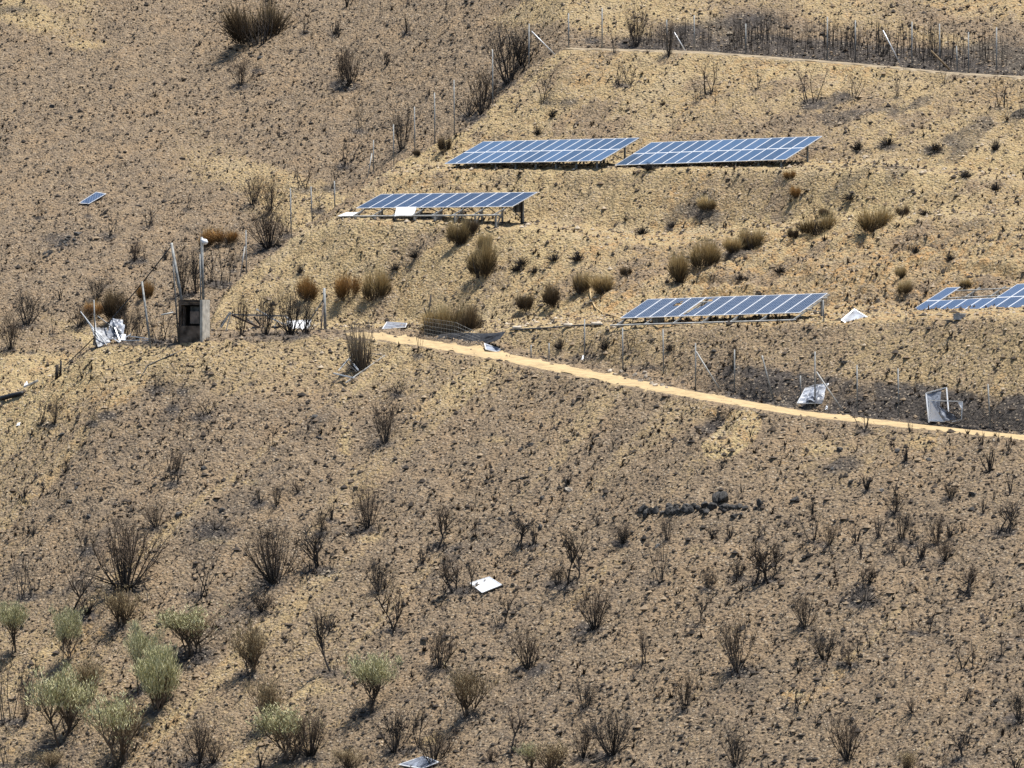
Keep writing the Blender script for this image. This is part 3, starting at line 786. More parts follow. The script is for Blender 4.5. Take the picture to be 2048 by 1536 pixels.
# ------------------------------------------------------------------ loose and wrecked panels
def loose_panel(label, corners, y0, sheetmat, dys=(0, 0, 0, 0), frame=0.05, sag=0.0, on_ground=False, name='solar_module', crease=0.0, seed=1, group=None):
    """corners given as picture points in order; each with its own depth offset, or dropped on the land"""
    pts = []
    for (u, v), dy in zip(corners, dys):
        if on_ground:
            h = hit(u, v); pts.append(h + Vector((0, 0, 0.10)))
        else:
            pts.append(P(u, v, y0 + dy))
    if on_ground:                        # true plane through the four ground points
        c = sum(pts, Vector()) / 4
        n = (pts[2] - pts[0]).cross(pts[3] - pts[1]).normalized()
        pts = [p - n * (p - c).dot(n) for p in pts]
    base = sum(pts, Vector()) / len(pts)
    base.z = min(p.z for p in pts)
    root = empty(name, base, label, 'solar panel', group)
    n = (pts[1] - pts[0]).cross(pts[3] - pts[0]).normalized()
    for a, b in zip(pts, pts[1:] + pts[:1]):
        d = (b - a).normalized()
        bar('frame_bar', a - d * 0.02, b + d * 0.02, frame, 0.036, M['alu'], root, n)
    rr = random.Random(seed)
    R, C = (9, 9)
    g = []
    for i in range(R):
        row = []
        for j in range(C):
            s, t = j / (C - 1), i / (R - 1)
            p = (pts[0] * (1 - s) + pts[1] * s) * (1 - t) + (pts[3] * (1 - s) + pts[2] * s) * t
            e = math.sin(math.pi * s) * math.sin(math.pi * t)
            p = p + n * (-sag * e + crease * (rr.uniform(-1, 1)) * min(1, e * 2)) + n * 0.006
            row.append(p)
        g.append(row)
    sheet('laminate', g, sheetmat, root)
    return root

loose_panel('solar panel lying glass up on the burnt far hillside', [(158.5, 409.4), (178.5, 411.2), (212.2, 391), (192.8, 388)], 0, M['cell_mixed'], on_ground=True)
loose_panel('white-backed solar panel lying face down on the lower slope', [(941, 1170), (964.5, 1188.5), (1003.5, 1175), (978, 1157.5)], 0, M['white_sheet'], on_ground=True)
loose_panel('white panel lying behind charred twigs at the foot of the slope', [(798, 1536), (843, 1543), (877, 1529), (847, 1518)], 0, M['sheet_burnt'], on_ground=True)
loose_panel('solar panel tipped on its corner between the two lowest arrays', [(1683, 640), (1716, 662), (1743, 640), (1709, 618.5)], 254.6, M['sheet_burnt'], dys=(0, -0.6, 0, 0.75))
loose_panel('heat-warped bluish panel lying beside the dirt track near the big broom', [(765, 660), (811, 659), (814, 649), (774, 648.5)], 287.2, M['sheet_burnt'], on_ground=True, crease=0.02)
loose_panel('bent panel half under the black netting beside the dirt track', [(972, 699), (1017, 709), (1020, 706), (969, 687)], 271.3, M['sheet_burnt'], dys=(-0.8, -1.2, -0.4, 0.5), crease=0.02)
loose_panel('white sheet panel lying flat at the end of the middle terrace frame', [(676, 437), (704, 437), (721, 429), (692, 428)], 300.5, M['white_sheet'], on_ground=True)
loose_panel('white sheet panel propped under the middle of the single-row array', [(790, 432.5), (826, 432), (833, 414.5), (794, 415)], 299.1, M['white_sheet'], dys=(-0.5, -0.8, -0.1, .2))
loose_panel('white panel leaning among charred stems right of the concrete booth', [(577, 659), (617, 660.5), (622, 640), (575, 642)], 288.6, M['white_sheet'], dys=(0, -0.3, 0.5, 0.7))

def wreck(label, loc_uv, pieces, name='wrecked_panel', cat='wreckage', y=None):
    h = hit(*loc_uv)
    y = y or h.y
    base = Vector((P(loc_uv[0], loc_uv[1], y)))
    root = empty(name, base, label, cat)
    for kind, data in pieces:
        if kind == 'bar':
            (u0, v0, d0), (u1, v1, d1), wd, m = data
            bar('frame_bar', P(u0, v0, y + d0), P(u1, v1, y + d1), wd, wd * 0.8, M[m], root)
        elif kind == 'sheet':
            c, m, crease, seed = data
            pts = [P(u, v, y + dd) for u, v, dd in c]
            rr = random.Random(seed); n = (pts[1] - pts[0]).cross(pts[3] - pts[0]).normalized()
            g = []
            for i in range(8):
                row = []
                for j in range(8):
                    s, t = j / 7, i / 7
                    p = (pts[0] * (1 - s) + pts[1] * s) * (1 - t) + (pts[3] * (1 - s) + pts[2] * s) * t
                    row.append(p + n * crease * (math.sin(s * 7 + seed) * 0.6 + rr.uniform(-.5, .5)))
                g.append(row)
            sheet('torn_sheet', g, M[m], root, 0.01)
    return root

# two wrecked modules at the foot of the cut bank
wreck('grey crumpled panel slumped in its frame against the cut bank by the track', (1626, 808), [
    ('bar', ((1595, 806.5, -.3), (1656, 806.5, -.3), .06, 'alu')), ('bar', ((1656, 806.5, -.3), (1656.5, 767, .5), .06, 'alu')),
    ('bar', ((1656.5, 767, .5), (1628, 770.5, .5), .05, 'alu')), ('bar', ((1628, 770.5, .5), (1611, 777, .4), .04, 'alu')), ('bar', ((1595, 806.5, -.3), (1611, 777, .4), .05, 'alu')),
    ('sheet', ([(1597, 805.5, -.3), (1655, 805.5, -.3), (1655.5, 768, .5), (1611, 776, .42)], 'sheet_burnt', .06, 3)),
    ('sheet', ([(1612, 800, -.45), (1634, 805, -.45), (1640, 772, .3), (1622, 778, .2)], 'sheet_burnt', .08, 5))])
wreck('pair of tangled white-framed panels with torn sheets against the cut bank', (1890, 842), [
    ('bar', ((1852, 786.5, .3), (1893, 775, .4), .06, 'alu')), ('bar', ((1893, 775, .4), (1898, 832, -.2), .06, 'alu')), ('bar', ((1852, 786.5, .3), (1858, 845, -.2), .06, 'alu')),
    ('sheet', ([(1856, 842, -.15), (1878, 830, -.1), (1883, 780, .38), (1854, 788, .32)], 'sheet_burnt', .05, 2)),
    ('bar', ((1859, 800.5, -.5), (1925, 803, -.5), .05, 'alu')), ('bar', ((1925, 803, -.5), (1923, 839, -.6), .05, 'alu')), ('bar', ((1859, 800.5, -.5), (1858, 842, -.6), .05, 'alu')),
    ('bar', ((1857, 842, -.6), (1890, 843, -.6), .05, 'alu')), ('bar', ((1904, 843.5, -.6), (1923, 839, -.6), .05, 'alu')),
    ('sheet', ([(1859, 841, -.56), (1888, 842, -.6), (1868, 812, -.5), (1861, 802, -.48)], 'white_sheet', .012, 4)),
    ('sheet', ([(1888, 842, -.64), (1921, 838, -.62), (1884, 815, -.5), (1868, 803, -.52)], 'sheet_burnt', .06, 7)),
    ('sheet', ([(1916, 805, -.5), (1924, 804, -.5), (1923.5, 817, -.55), (1921.5, 815, -.55)], 'white_sheet', .005, 9))])
wreck('heap of bent white frames and torn panels left of the concrete booth', (222, 682), [
    ('bar', ((161, 623, .2), (213, 690, -.6), .05, 'alu')), ('bar', ((174, 640, .4), (205, 688, -.4), .06, 'alu')), ('bar', ((180, 650, .1), (216, 684, -.7), .04, 'alu')),
    ('bar', ((195, 632, 1.0), (244, 668, .2), .05, 'galv')), ('bar', ((226, 645, .8), (240, 683, -.4), .06, 'alu')), ('bar', ((212, 679, -.5), (232, 676, -.3), .05, 'alu')), ('bar', ((228, 678, -.4), (239, 685, -.8), .05, 'alu')),
    ('bar', ((188, 628, .6), (192, 660, .2), .05, 'alu')), ('bar', ((234, 681, -.3), (318, 680, -.2), .06, 'alu')), ('bar', ((258, 672, .3), (305, 678, .2), .06, 'alu')), ('bar', ((250, 676, .1), (262, 668, .3), .05, 'alu')),
    ('sheet', ([(196, 694, -.8), (222, 684, -.4), (200, 655, .5), (182, 656, .3)], 'sheet_grey', .03, 3)),
    ('sheet', ([(212, 678, .1), (246, 676, .2), (250, 650, .9), (222, 640, .9)], 'sheet_burnt', .10, 8)),
    ('sheet', ([(198, 668, .2), (218, 674, .1), (214, 655, .5), (202, 656, .5)], 'sheet_grey', .03, 6)),
    ('sheet', ([(228, 650, .5), (243, 666, .3), (246, 640, 1.0), (224, 636, 1.0)], 'sheet_burnt', .05, 2)),
    ('sheet', ([(240, 680, .0), (252, 680, .0), (252, 668, .3), (243, 668, .3)], 'white_sheet', .04, 12)),
    ('sheet', ([(185, 690, -.5), (205, 697, -.8), (208, 685, -.4), (188, 668, .0)], 'soot', .04, 5))], name='panel_wreckage', y=285.6)
wreck('collapsed grey steel frame behind charred stems right of the booth', (530, 668), [
    ('bar', ((464, 629, .4), (575, 632, .2), .11, 'galv')), ('bar', ((464, 630, .2), (535, 662, -.2), .14, 'rust')), ('bar', ((492, 637, .3), (520, 660, .0), .12, 'galv_dark')),
    ('bar', ((512, 618, .6), (580, 656, -.1), .06, 'alu')), ('bar', ((536, 634, .1), (578, 652, -.1), .07, 'alu')), ('bar', ((508, 634, .3), (520, 648, .1), .1, 'soot')),
    ('bar', ((548, 655, .0), (555, 643, .3), .05, 'galv')), ('bar', ((492, 664, -.1), (548, 667, -.2), .06, 'galv')), ('bar', ((570, 631, .2), (584, 644, -.1), .07, 'alu')),
    ('sheet', ([(536, 660, -.1), (574, 660, -.1), (572, 653, .3), (545, 652, .3)], 'soot', .03, 3)), ('sheet', ([(500, 660, 0), (530, 664, -.1), (530, 655, .2), (505, 652, .2)], 'sheet_burnt', .05, 4))], name='collapsed_frame', y=288.0)
wreck('small bundle of steel posts fallen beside the concrete booth', (440, 678), [
    ('bar', ((461, 624, .3), (432, 672, 0), .09, 'galv')), ('bar', ((458, 626, .4), (424, 678, .1), .06, 'galv_dark')), ('bar', ((462, 626, .2), (449, 672, -.1), .05, 'galv')),
    ('sheet', ([(417, 678, -.2), (430, 679, -.2), (429, 671, .2), (420, 671, .2)], 'white_sheet', .04, 3))], name='fallen_posts', y=286.5)
wreck('bent aluminium frame lying round the reed clump on the slope', (715, 748), [
    ('bar', ((706.5, 707.5, .8), (677, 741.5, -.4), .06, 'alu_dull')), ('bar', ((698, 717.5, .5), (717, 741, -.3), .08, 'alu')), ('bar', ((692, 724, .3), (713, 744, -.4), .05, 'galv_dark')),
    ('bar', ((667, 746.5, -.5), (713, 757, -.9), .08, 'alu')), ('bar', ((691, 765.5, -1.1), (770, 711, .9), .06, 'alu_dull')), ('bar', ((734, 706.5, 1.0), (768, 710, .9), .05, 'alu_dull'))], name='bent_frame')
wreck('white scrap of sheet and pipe lying on the left edge of the slope', (62, 772), [
    ('sheet', ([(47, 774, 0), (56, 772, 0), (54, 762, .3), (50, 766, .3)], 'white_sheet', .03, 3)), ('bar', ((47, 774, -.1), (76, 761, .2), .12, 'alu_dull'))], name='sheet_scrap')
wreck('white scrap lying low on the slope at the left edge', (38, 851), [('sheet', ([(32, 851, 0), (44, 852, 0), (45, 846, .2), (35, 845, .2)], 'white_sheet', .04, 5))], name='sheet_scrap')
wreck('white plastic scrap below the crumpled panel on the verge', (1655, 818), [('sheet', ([(1650, 819, 0), (1660, 820, 0), (1661, 811, .2), (1652, 810, .2)], 'white_sheet', .06, 5))], name='sheet_scrap')
wreck('white scrap at the foot of a fence post on the lower bank', (1167, 719), [('sheet', ([(1163, 720, 0), (1170, 721, 0), (1169, 709, .2), (1165, 711, .2)], 'white_sheet', .03, 8))], name='sheet_scrap')

# grey battery boxes under the arrays
def crate(label, u, v, w, d, h, mat, name='equipment_box', rz=0.8, lidm=None):
    g = hit(u, v)
    root = empty(name, g, label, 'box')
    c, s = math.cos(rz), math.sin(rz)
    bar('body', g + Vector((0, 0, -0.05)), g + Vector((0, 0, h)), w, d, mat, root, Vector((c, s, 0)))
    bar('lid', g + Vector((0, 0, h + 0.002)), g + Vector((0, 0, h + 0.06)), w + 0.06, d + 0.06, lidm or mat, root, Vector((c, s, 0)))
    return root
crate('long black box on the ground under the single-row array', 843, 437.5, 0.5, 1.3, 0.28, M['black_pl'], rz=-0.8)
crate('small grey box under the single-row array beside the black box', 874, 438, 0.35, 0.5, 0.28, M['grey_box'], rz=-0.8)
crate('blue-grey enclosure under the striped array near its open end', 1317, 647, 0.5, 0.4, 0.36, M['grey_box'], rz=-0.8)
crate('grey enclosure under the gappy blue array', 1919, 637, 0.45, 0.4, 0.2, M['grey_box'], rz=-0.8)

# ------------------------------------------------------------------ concrete meter booth
def booth():
    g = hit(384, 683); g.y += 0.1
    g = Vector((P(384, 684, g.y).x, g.y, P(384, 684.5, g.y).z))
    k = pxm(g.y)
    r = math.radians(19); w = 49 / k / math.cos(r); d = 12.5 / k / math.sin(r); h = 85 / k
    root = empty('meter_booth', g, 'smoke-stained concrete meter booth with an open niche on the terrace edge', 'booth')
    ax = Vector((math.cos(r), -math.sin(r), 0)); ay = Vector((math.sin(r), math.cos(r), 0)); az = Vector((0, 0, 1))
    o = P(357, 684.5, g.y) - g                      # front left foot
    def blk(name, x0, x1, y0, y1, z0, z1, mat, par=root):
        V = [o + ax * x + ay * y + az * z for z in (z0, z1) for x, y in ((x0, y0), (x1, y0), (x1, y1), (x0, y1))]
        return link(name, mesh_from(name, V, [(3, 2, 1, 0), (4, 5, 6, 7), (0, 1, 5, 4), (1, 2, 6, 5), (2, 3, 7, 6), (3, 0, 4, 7)], mat), par)
    z1, z2 = h * 0.385, h * 0.875
    t = 0.15
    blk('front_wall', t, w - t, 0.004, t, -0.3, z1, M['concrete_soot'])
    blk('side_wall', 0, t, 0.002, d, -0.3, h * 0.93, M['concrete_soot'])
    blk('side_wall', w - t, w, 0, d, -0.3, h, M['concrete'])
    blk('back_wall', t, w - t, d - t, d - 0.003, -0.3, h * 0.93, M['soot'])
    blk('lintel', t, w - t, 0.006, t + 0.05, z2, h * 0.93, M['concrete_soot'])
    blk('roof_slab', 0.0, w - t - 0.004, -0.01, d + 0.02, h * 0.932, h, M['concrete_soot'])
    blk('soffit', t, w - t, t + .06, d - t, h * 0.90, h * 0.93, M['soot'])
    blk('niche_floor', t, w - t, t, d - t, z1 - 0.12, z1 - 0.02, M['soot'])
    mb = blk('meter_box', w * 0.42, w * 0.80, 0.22, 0.42, z1 + 0.12, z2 - 0.34, M['meter'])
    blk('lid', w * 0.43, w * 0.79, 0.20, 0.217, z1 + 0.15, z2 - 0.37, M['meter'], mb)
    blk('meter_box', w * 0.40, w * 0.79, 0.34, 0.5, z2 - 0.33, z2 - 0.08, M['galv_dark'])
    blk('conduit', w * 0.84, w * 0.87, 0.25, 0.29, z1, z2 - 0.1, M['galv'])
    blk('wall_panel', w * 0.14, w * 0.2, 0.16, 0.4, z1, z2 - 0.1, M['rust'])
    # bits of gravel-stained plinth
    blk('plinth', -0.06, w + 0.06, -0.06, d + 0.05, -0.35, 0.02, M['concrete_soot'])
    return g
BO = booth()
yb = BO.y
def pole(label, a, b, r, mat, name='pole', cat='pole', dy=(0, 0), group=None, y=None, sink=0.5):
    y = y or yb
    p = P(*a, y + dy[0]); q = P(*b, y + dy[1])
    q = q + (q - p).normalized() * sink
    V, F = tube_arrays([q, p], [r, r * 0.9], 7)
    o = link(name, mesh_from(name, [v - q for v in V], F, mat, True), None, q)
    return tag(o, label, cat, group)
pole('leaning grey steel pole rising behind the booth', (343, 486), (364, 604), 0.085, M['galv'], dy=(1.6, 1.3))
pole('sooty thin post beside the left wall of the booth', (346, 522), (357, 682), 0.05, M['galv_dark'], name='post', cat='post', dy=(-0.1, -0.1))
pole('thin grey rod standing beside the lamp mast', (400, 508), (401.5, 600), 0.035, M['galv'], dy=(1.5, 1.5))
mast = empty('lamp_mast', P(407, 600, yb + 1.2), 'grey mast behind the booth carrying a white security lamp', 'mast')
tube('mast_tube', [P(407, 606, yb + 1.2), P(403.5, 474, yb + 1.2)], 0.075, M['galv'], mast)
tube('antenna', [P(403.5, 475, yb + 1.2), P(404.5, 462, yb + 1.2)], 0.02, M['galv_dark'], mast)
lampp = P(408, 484, yb + 1.0)
tube('lamp_arm', [P(404, 481, yb + 1.2), P(407.5, 480.5, yb + 1.0)], 0.09, M['white_sheet'], mast)
tube('lamp_head', [lampp + Vector((-0.02, 0, 0.13)), lampp + Vector((0.03, -.04, 0.07)), lampp + Vector((0.08, -.08, -0.05)), lampp + Vector((0.1, -.1, -0.13))], [0.06, 0.15, 0.17, 0.08], M['white_sheet'], mast, 10)
pole('grey steel post among the burnt bushes left of the booth', (284, 563), (299, 679), 0.065, M['galv'], name='post', cat='post', dy=(0.2, -0.1))
pole('short grey post standing in the panel wreckage', (188, 600), (190, 668), 0.04, M['galv'], name='post', cat='post', dy=(0.8, 0.8))
pole('white conduit sticking out left of the booth', (322, 630), (347, 625), 0.05, M['alu_dull'], name='conduit', cat='conduit', dy=(0.3, 0.3), sink=0.0)
cp = empty('corner_post', P(651, 670, 284.5), 'grey corner fence post with two dark braces beside the dirt track', 'fence post')
tube('post', [P(651, 676, 284.5), P(648.5, 576, 284.5)], [0.085, 0.075], M['galv'], cp)
tube('brace', [P(598, 674, 284.2), P(646, 600, 284.5)], 0.04, M['galv_dark'], cp)
tube('brace', [P(641, 672, 283.4), P(647, 603, 284.5)], 0.045, M['rust'], cp)

# black cable slung from the leaning pole down the left slope
a, b = P(341, 494, yb + 1.4), P(120, 741, 288.2)
pts = [a.lerp(b, t) - Vector((0, 0, 0.35 * math.sin(math.pi * t))) for t in [i / 14 for i in range(15)]]
e = P(-30, 812, 289); pts += [b.lerp(e, t) - Vector((0, 0, 0.1 * math.sin(math.pi * t))) for t in (0.25, 0.5, 0.75, 1.0)]
tag(tube('power_cable', pts, 0.035, M['black_pl'], None, 5), 'black cable slung from the leaning pole to the left edge', 'cable')
st = hit(116, 755)
sr = empty('charred_stump', st, 'pair of short charred posts carrying the cable', 'stump')
tube('stake', [st + Vector((-.08, 0, -.2)), st + Vector((-.05, 0, .75))], [.11, .09], M['char'], sr)
tube('stake', [st + Vector((.10, .05, -.2)), st + Vector((.16, .05, .95))], [.08, .06], M['char'], sr)
p = [hit(u, v) + Vector((0, 0, .12)) for u, v in ((-20, 806), (5, 800), (26, 795), (45, 790))]
tag(tube('drain_pipe', p, 0.14, M['black_pl'], None, 8), 'thick black pipe lying at the left edge of the slope', 'pipe')
p = [hit(u, v) + Vector((0, 0, .05)) for u, v in ((282, 756), (295, 732), (330, 717), (372, 699))]
tag(tube('loose_wire', p, 0.035, M['galv_dark'], None, 5), 'bent dark wire lying on the slope below the booth', 'wire')
p = [hit(u, v) + Vector((0, 0, .08)) for u, v in ((1180, 563), (1179, 580), (1182, 600), (1190, 618), (1206, 629), (1225, 633))] + [P(1242, 637, 267.2)]
tag(tube('garden_hose', p, 0.035, M['hose'], None, 6), 'tan hose trailing down the bank to the striped array', 'hose')
# lagged pipe on the lowest terrace edge
pg = [hit(u, v) + Vector((0, 0, .1)) for u, v in ((1020, 664), (1060, 661), (1100, 659), (1150, 655), (1205, 653))]
pp = empty('water_pipe', pg[0], 'dark water pipe with three pale lagged sleeves on the lowest terrace edge', 'pipe')
tube('pipe', pg, 0.045, M['galv_dark'], pp)
for u, v, w in ((1034, 659, 9), (1136, 654, 9), (1193, 651, 11)):
    c = hit(u, v + 2) + Vector((0, 0, .12)); k = w / pxm(c.y)
    tube('lagging_sleeve', [c + Vector((-k, k * .2, -.01)), c + Vector((-k * .8, k * .1, 0)), c + Vector((0, 0, .02)), c + Vector((k * .8, -k * .1, 0)), c + Vector((k, -k * .2, -.01))], [.05, .12, .10, .13, .05], M['lagging'], pp, 8)

# ------------------------------------------------------------------ fence posts and braces
def posts(label, group, items, mat, r=0.036, name='fence_post', off=0.0):
    for (u0, v0, u1, v1) in items:
        g = hit(u1, v1)
        y = g.y + off
        p = P(u0, v0, y); q = P(u1, v1, y); q.z = min(q.z, ground_z(q.x, y)) - 0.15
        V, F = tube_arrays([q, p], [r, r], 6)
        o = link(name, mesh_from(name, [v - q for v in V], F, mat, True), None, q)
        tag(o, label, 'fence post', group)
crest_posts = [(1058, 48, 1058, 122), (985, 99, 986, 196), (908, 160, 909, 262), (869, 185, 870, 284), (829, 214, 830, 303), (787, 249, 788, 326), (747, 280, 747, 351),
               (669, 362, 670, 412), (622, 373, 625, 444), (581, 376, 583, 474), (492, 460, 493, 541)]
for it in crest_posts:                                 # just beyond the rounded crest, feet hidden behind it
    u0, v0, u1, v1 = it
    g = hit(u1, float(Sv(u1)) + 6); y = g.y + 1.2
    p = P(u0, v0, y); q = P(u1, v1, y); q.z = ground_z(q.x, y) - 0.15
    V, F = tube_arrays([q, p], [.038, .038], 6)
    tag(link('fence_post', mesh_from('fence_post', [v - q for v in V], F, M['galv'], True), None, q), 'thin grey steel fence post standing along the crest of the spur', 'fence post', 'fence posts along the crest of the spur')
posts('thin grey steel fence post beside the upper track', 'fence posts beside the upper track',
      [(1137, 27, 1137, 97), (1204, 17, 1204, 98), (1333, 40, 1334, 103), (1388, 31, 1388, 103), (1491, 48, 1491, 108), (1654, 34, 1654, 121), (1710, 41, 1710, 125), (1823, 44, 1823, 134), (1878, 48, 1879, 139), (1912, 92, 1914, 142), (1936, 65, 1936, 145), (1992, 55, 1992, 149)], M['galv'], 0.04)
posts('slim grey steel fence post on the bank beside the lower track', 'fence posts on the bank beside the lower track',
      [(1169, 638, 1169, 722), (1245, 655, 1246, 741), (1326, 658, 1327, 747), (1391, 686, 1391, 779), (1469, 699, 1469, 783), (1524, 711, 1548, 800), (1601, 751, 1601, 790), (1630, 703, 1630, 815),
       (1714, 730, 1715, 824), (1796, 737, 1798, 832), (1976, 768, 1981, 853), (1098, 686, 1098, 722), (1062, 690, 1062, 716), (1646, 600, 1648, 644)], M['galv'], 0.036)
posts('pale slanting brace rod of the fence beside the upper track', 'slanting braces of the upper fence',
      [(1063, 63, 1113, 107), (1348, 65, 1374, 104), (1765, 61, 1802, 128)], M['alu'], 0.036, 'fence_brace')
posts('pale slanting brace rod of the fence on the lower bank', 'slanting braces of the lower fence',
      [(1392, 703, 1445, 781), (1633, 744, 1688, 818)], M['alu_dull'], 0.04, 'fence_brace')
posts('pale slanting brace rod leaning on the crest of the spur', 'slanting braces on the crest', [(744, 307, 734, 358), (490, 493, 480, 552)], M['alu_dull'], 0.036, 'fence_brace')
posts('scorched brown timber pole leaning beside the upper track', None, [(1861, 102, 1902, 138)], M['twig_pale'], 0.06, 'timber_pole')

def netting(label, pts_top, pts_bot, ny, mat, step=0.16, r=0.006, name='wire_netting', sag=0.0, diag=False, dens=1.0):
    """sheet of woven wire between two polylines"""
    top = [Vector(p) for p in pts_top]; bot = [Vector(p) for p in pts_bot]
    base = bot[0].copy()
    V = []; F = []
    def lerp_poly(pl_, t):
        f = t * (len(pl_) - 1); i = min(int(f), len(pl_) - 2)
        return pl_[i].lerp(pl_[i + 1], f - i)
    L = sum((b - a).length for a, b in zip(bot, bot[1:]))
    nx = max(6, int(L / step))
    def pt(s, t):
        p = lerp_poly(bot, min(max(s, 0), 1)).lerp(lerp_poly(top, min(max(s, 0), 1)), t)
        return p - Vector((0, 0.0, sag * math.sin(math.pi * min(max(s, 0), 1)) * t))
    lines = []
    if diag:
        sl = ny / nx
        for i in range(-ny, nx + 1):
            for sg in (1, -1):
                ln = [pt((i + (j if sg > 0 else ny - j)) / nx, j / ny) for j in range(ny + 1) if 0 <= i + (j if sg > 0 else ny - j) <= nx]
                if len(ln) > 1: lines.append(ln)
    else:
        for i in range(nx + 1): lines.append([pt(i / nx, j / 4) for j in range(5)])
        for j in range(ny + 1): lines.append([pt(i / nx, j / ny) for i in range(0, nx + 1)])
    for ln in lines:
        v, f = tube_arrays(ln, [r] * len(ln), 3)
        b = len(V); V += [p - base for p in v]; F += [tuple(b + i for i in q) for q in f]
    o = link(name, mesh_from(name, V, F, mat), None, base)
    return tag(o, label, 'netting')
def along(us_, vs_, dz=0.0, dy=0.0):
    out = []
    for u, v in zip(us_, vs_):
        g = hit(u, v); out.append(Vector((g.x, g.y + dy, g.z + dz)))
    return out
b1 = along((1391, 1469, 1548), (779, 783, 799)); t1 = [p + Vector((0, 0, h)) for p, h in zip(b1, (0.55, 0.8, 0.7))]
netting('sagging burnt chain-link netting between lower fence posts beside the cut bank', t1, b1, 7, M['galv_dark'], 0.12, 0.007, diag=True, sag=0.15)
b2 = along((1840, 1981, 2090), (838, 853, 862)); t2 = [p + Vector((0, 0, h)) for p, h in zip(b2, (0.5, 0.9, 0.9))]
netting('slumped chain-link netting past the tangled panels on the cut bank', t2, b2, 8, M['galv_dark'], 0.12, 0.007, diag=True, sag=0.1)
# wire pen and black shade net round the big broom
yb2 = 275.6
def tby(u, o=0.0): return float(TBy(u)) + o
bb = [P(u, v, tby(u, .15)) for u, v in ((849, 680), (880, 687), (912, 693), (960, 700))]
tt = [P(u, v, tby(u, .15)) for u, v in ((849, 636), (880, 640), (912, 645), (960, 668))]
netting('grey wire pen fencing standing in front of the big broom', tt, bb, 6, M['galv'], 0.17, 0.007)
rr = random.Random(4); g = []
topu = [(858, 676), (880, 668), (905, 667), (930, 666), (960, 667), (985, 667), (1012, 663)]
botu = [(862, 680), (882, 684), (905, 692), (930, 694), (958, 692), (985, 684), (1000, 678)]
for i in range(7):
    row = []
    for j in range(19):
        s = j / 18 * 6; k = min(int(s), 5); f = s - k; t = i / 6
        tu = topu[k][0] * (1 - f) + topu[k + 1][0] * f; tv = topu[k][1] * (1 - f) + topu[k + 1][1] * f
        bu = botu[k][0] * (1 - f) + botu[k + 1][0] * f; bv = botu[k][1] * (1 - f) + botu[k + 1][1] * f
        yy = tby(tu, 0.35)
        row.append(P(tu * (1 - t) + bu * t, tv * (1 - t) + bv * t + rr.uniform(-.7, .7), yy + 1.3 * (1 - t) + 0.12 * math.sin(t * 6 + s * 2) + rr.uniform(-.06, .06)))
    g.append(row)
tag(sheet('shade_net', g, M['black_pl'], None, 0.02), 'black shade net slumped along the foot of the big broom', 'net')
pole('thin dark stake rising left of the big broom', (862, 590), (856, 640), 0.05, M['char'], name='stake', cat='stake', y=279.5)
pole('dark post inside the wire pen', (874.5, 640), (875, 676), 0.045, M['galv_dark'], name='post', cat='post', y=277.2)

# ------------------------------------------------------------------ stones
def stone_mesh(seed, sub=2):
    import bmesh
    r = random.Random(seed)
    bm = bmesh.new(); bmesh.ops.create_icosphere(bm, subdivisions=sub, radius=1.0)
    pl_ = [(Vector((r.uniform(-1, 1), r.uniform(-1, 1), r.uniform(-1, 1))).normalized(), r.uniform(0.45, 0.85)) for _ in range(9)]
    for v in bm.verts:
        for n, d_ in pl_:
            k = v.co.dot(n)
            if k > d_: v.co -= n * (k - d_)
        v.co += Vector((r.uniform(-.05, .05), r.uniform(-.05, .05), r.uniform(-.05, .05)))
    me = bpy.data.meshes.new('stone'); bm.to_mesh(me); bm.free()
    return me
SM = [stone_mesh(i) for i in range(7)]
SMP = [m.copy() for m in SM]
for m in SM: m.materials.append(M['rock_dark'])
for m in SMP: m.materials.append(M['rock_pale'])
def stone(u, v, w, h, parent=None, pale=False, name='stone', seed=None, lift=0.2):
    g = hit(u, v); k = 1 / pxm(g.y)
    r = random.Random(seed if seed is not None else u * 7 + v)
    o = link(name, r.choice(SMP if pale else SM), parent)
    pos = g + Vector((0, 0.1, h * k * lift))
    o.location = pos - parent.location if parent else pos
    o.rotation_euler = (r.uniform(-.3, .3), r.uniform(-.3, .3), r.uniform(0, 6.3))
    o.scale = (w * k * .62, w * k * .5, h * k * .66)
    return o
wall = empty('stone_wall', hit(1390, 1032), 'low ruined dry-stone wall of soot-blackened stones on the lower slope', 'wall')
def wc(x, y): return 1260 + x / 4.233, 980 + y / 4.233
for (x, y, w, h) in [(115, 195, 60, 40), (135, 245, 45, 45), (95, 210, 40, 40), (175, 210, 50, 40), (220, 215, 45, 45), (270, 215, 40, 25), (320, 215, 55, 30), (370, 212, 55, 30), (415, 210, 40, 28),
                     (330, 185, 60, 30), (385, 182, 50, 32), (340, 155, 60, 28), (395, 155, 55, 28), (455, 190, 55, 34), (490, 200, 45, 30), (525, 195, 40, 34), (470, 160, 60, 26), (540, 160, 55, 28),
                     (580, 180, 45, 28), (625, 190, 55, 22), (650, 205, 60, 22), (640, 145, 60, 30), (700, 170, 60, 34), (735, 125, 75, 62), (800, 110, 70, 60), (790, 80, 60, 30), (780, 175, 45, 28),
                     (820, 165, 50, 26), (800, 195, 40, 22), (860, 165, 50, 22), (900, 165, 45, 24), (935, 165, 40, 26), (985, 165, 50, 20), (1090, 150, 45, 40), (1110, 130, 40, 26), (890, 245, 55, 26), (945, 235, 40, 24), (1060, 170, 30, 16)]:
    u, v = wc(x, y); stone(u, v, w / 4.233 * 1.35, h / 4.233 * 1.8, wall, lift=0.45)
oc = empty('rock_outcrop', hit(140, 490), 'dark rubble band of sooty rocks on the far hillside', 'rocks')
rr = random.Random(12)
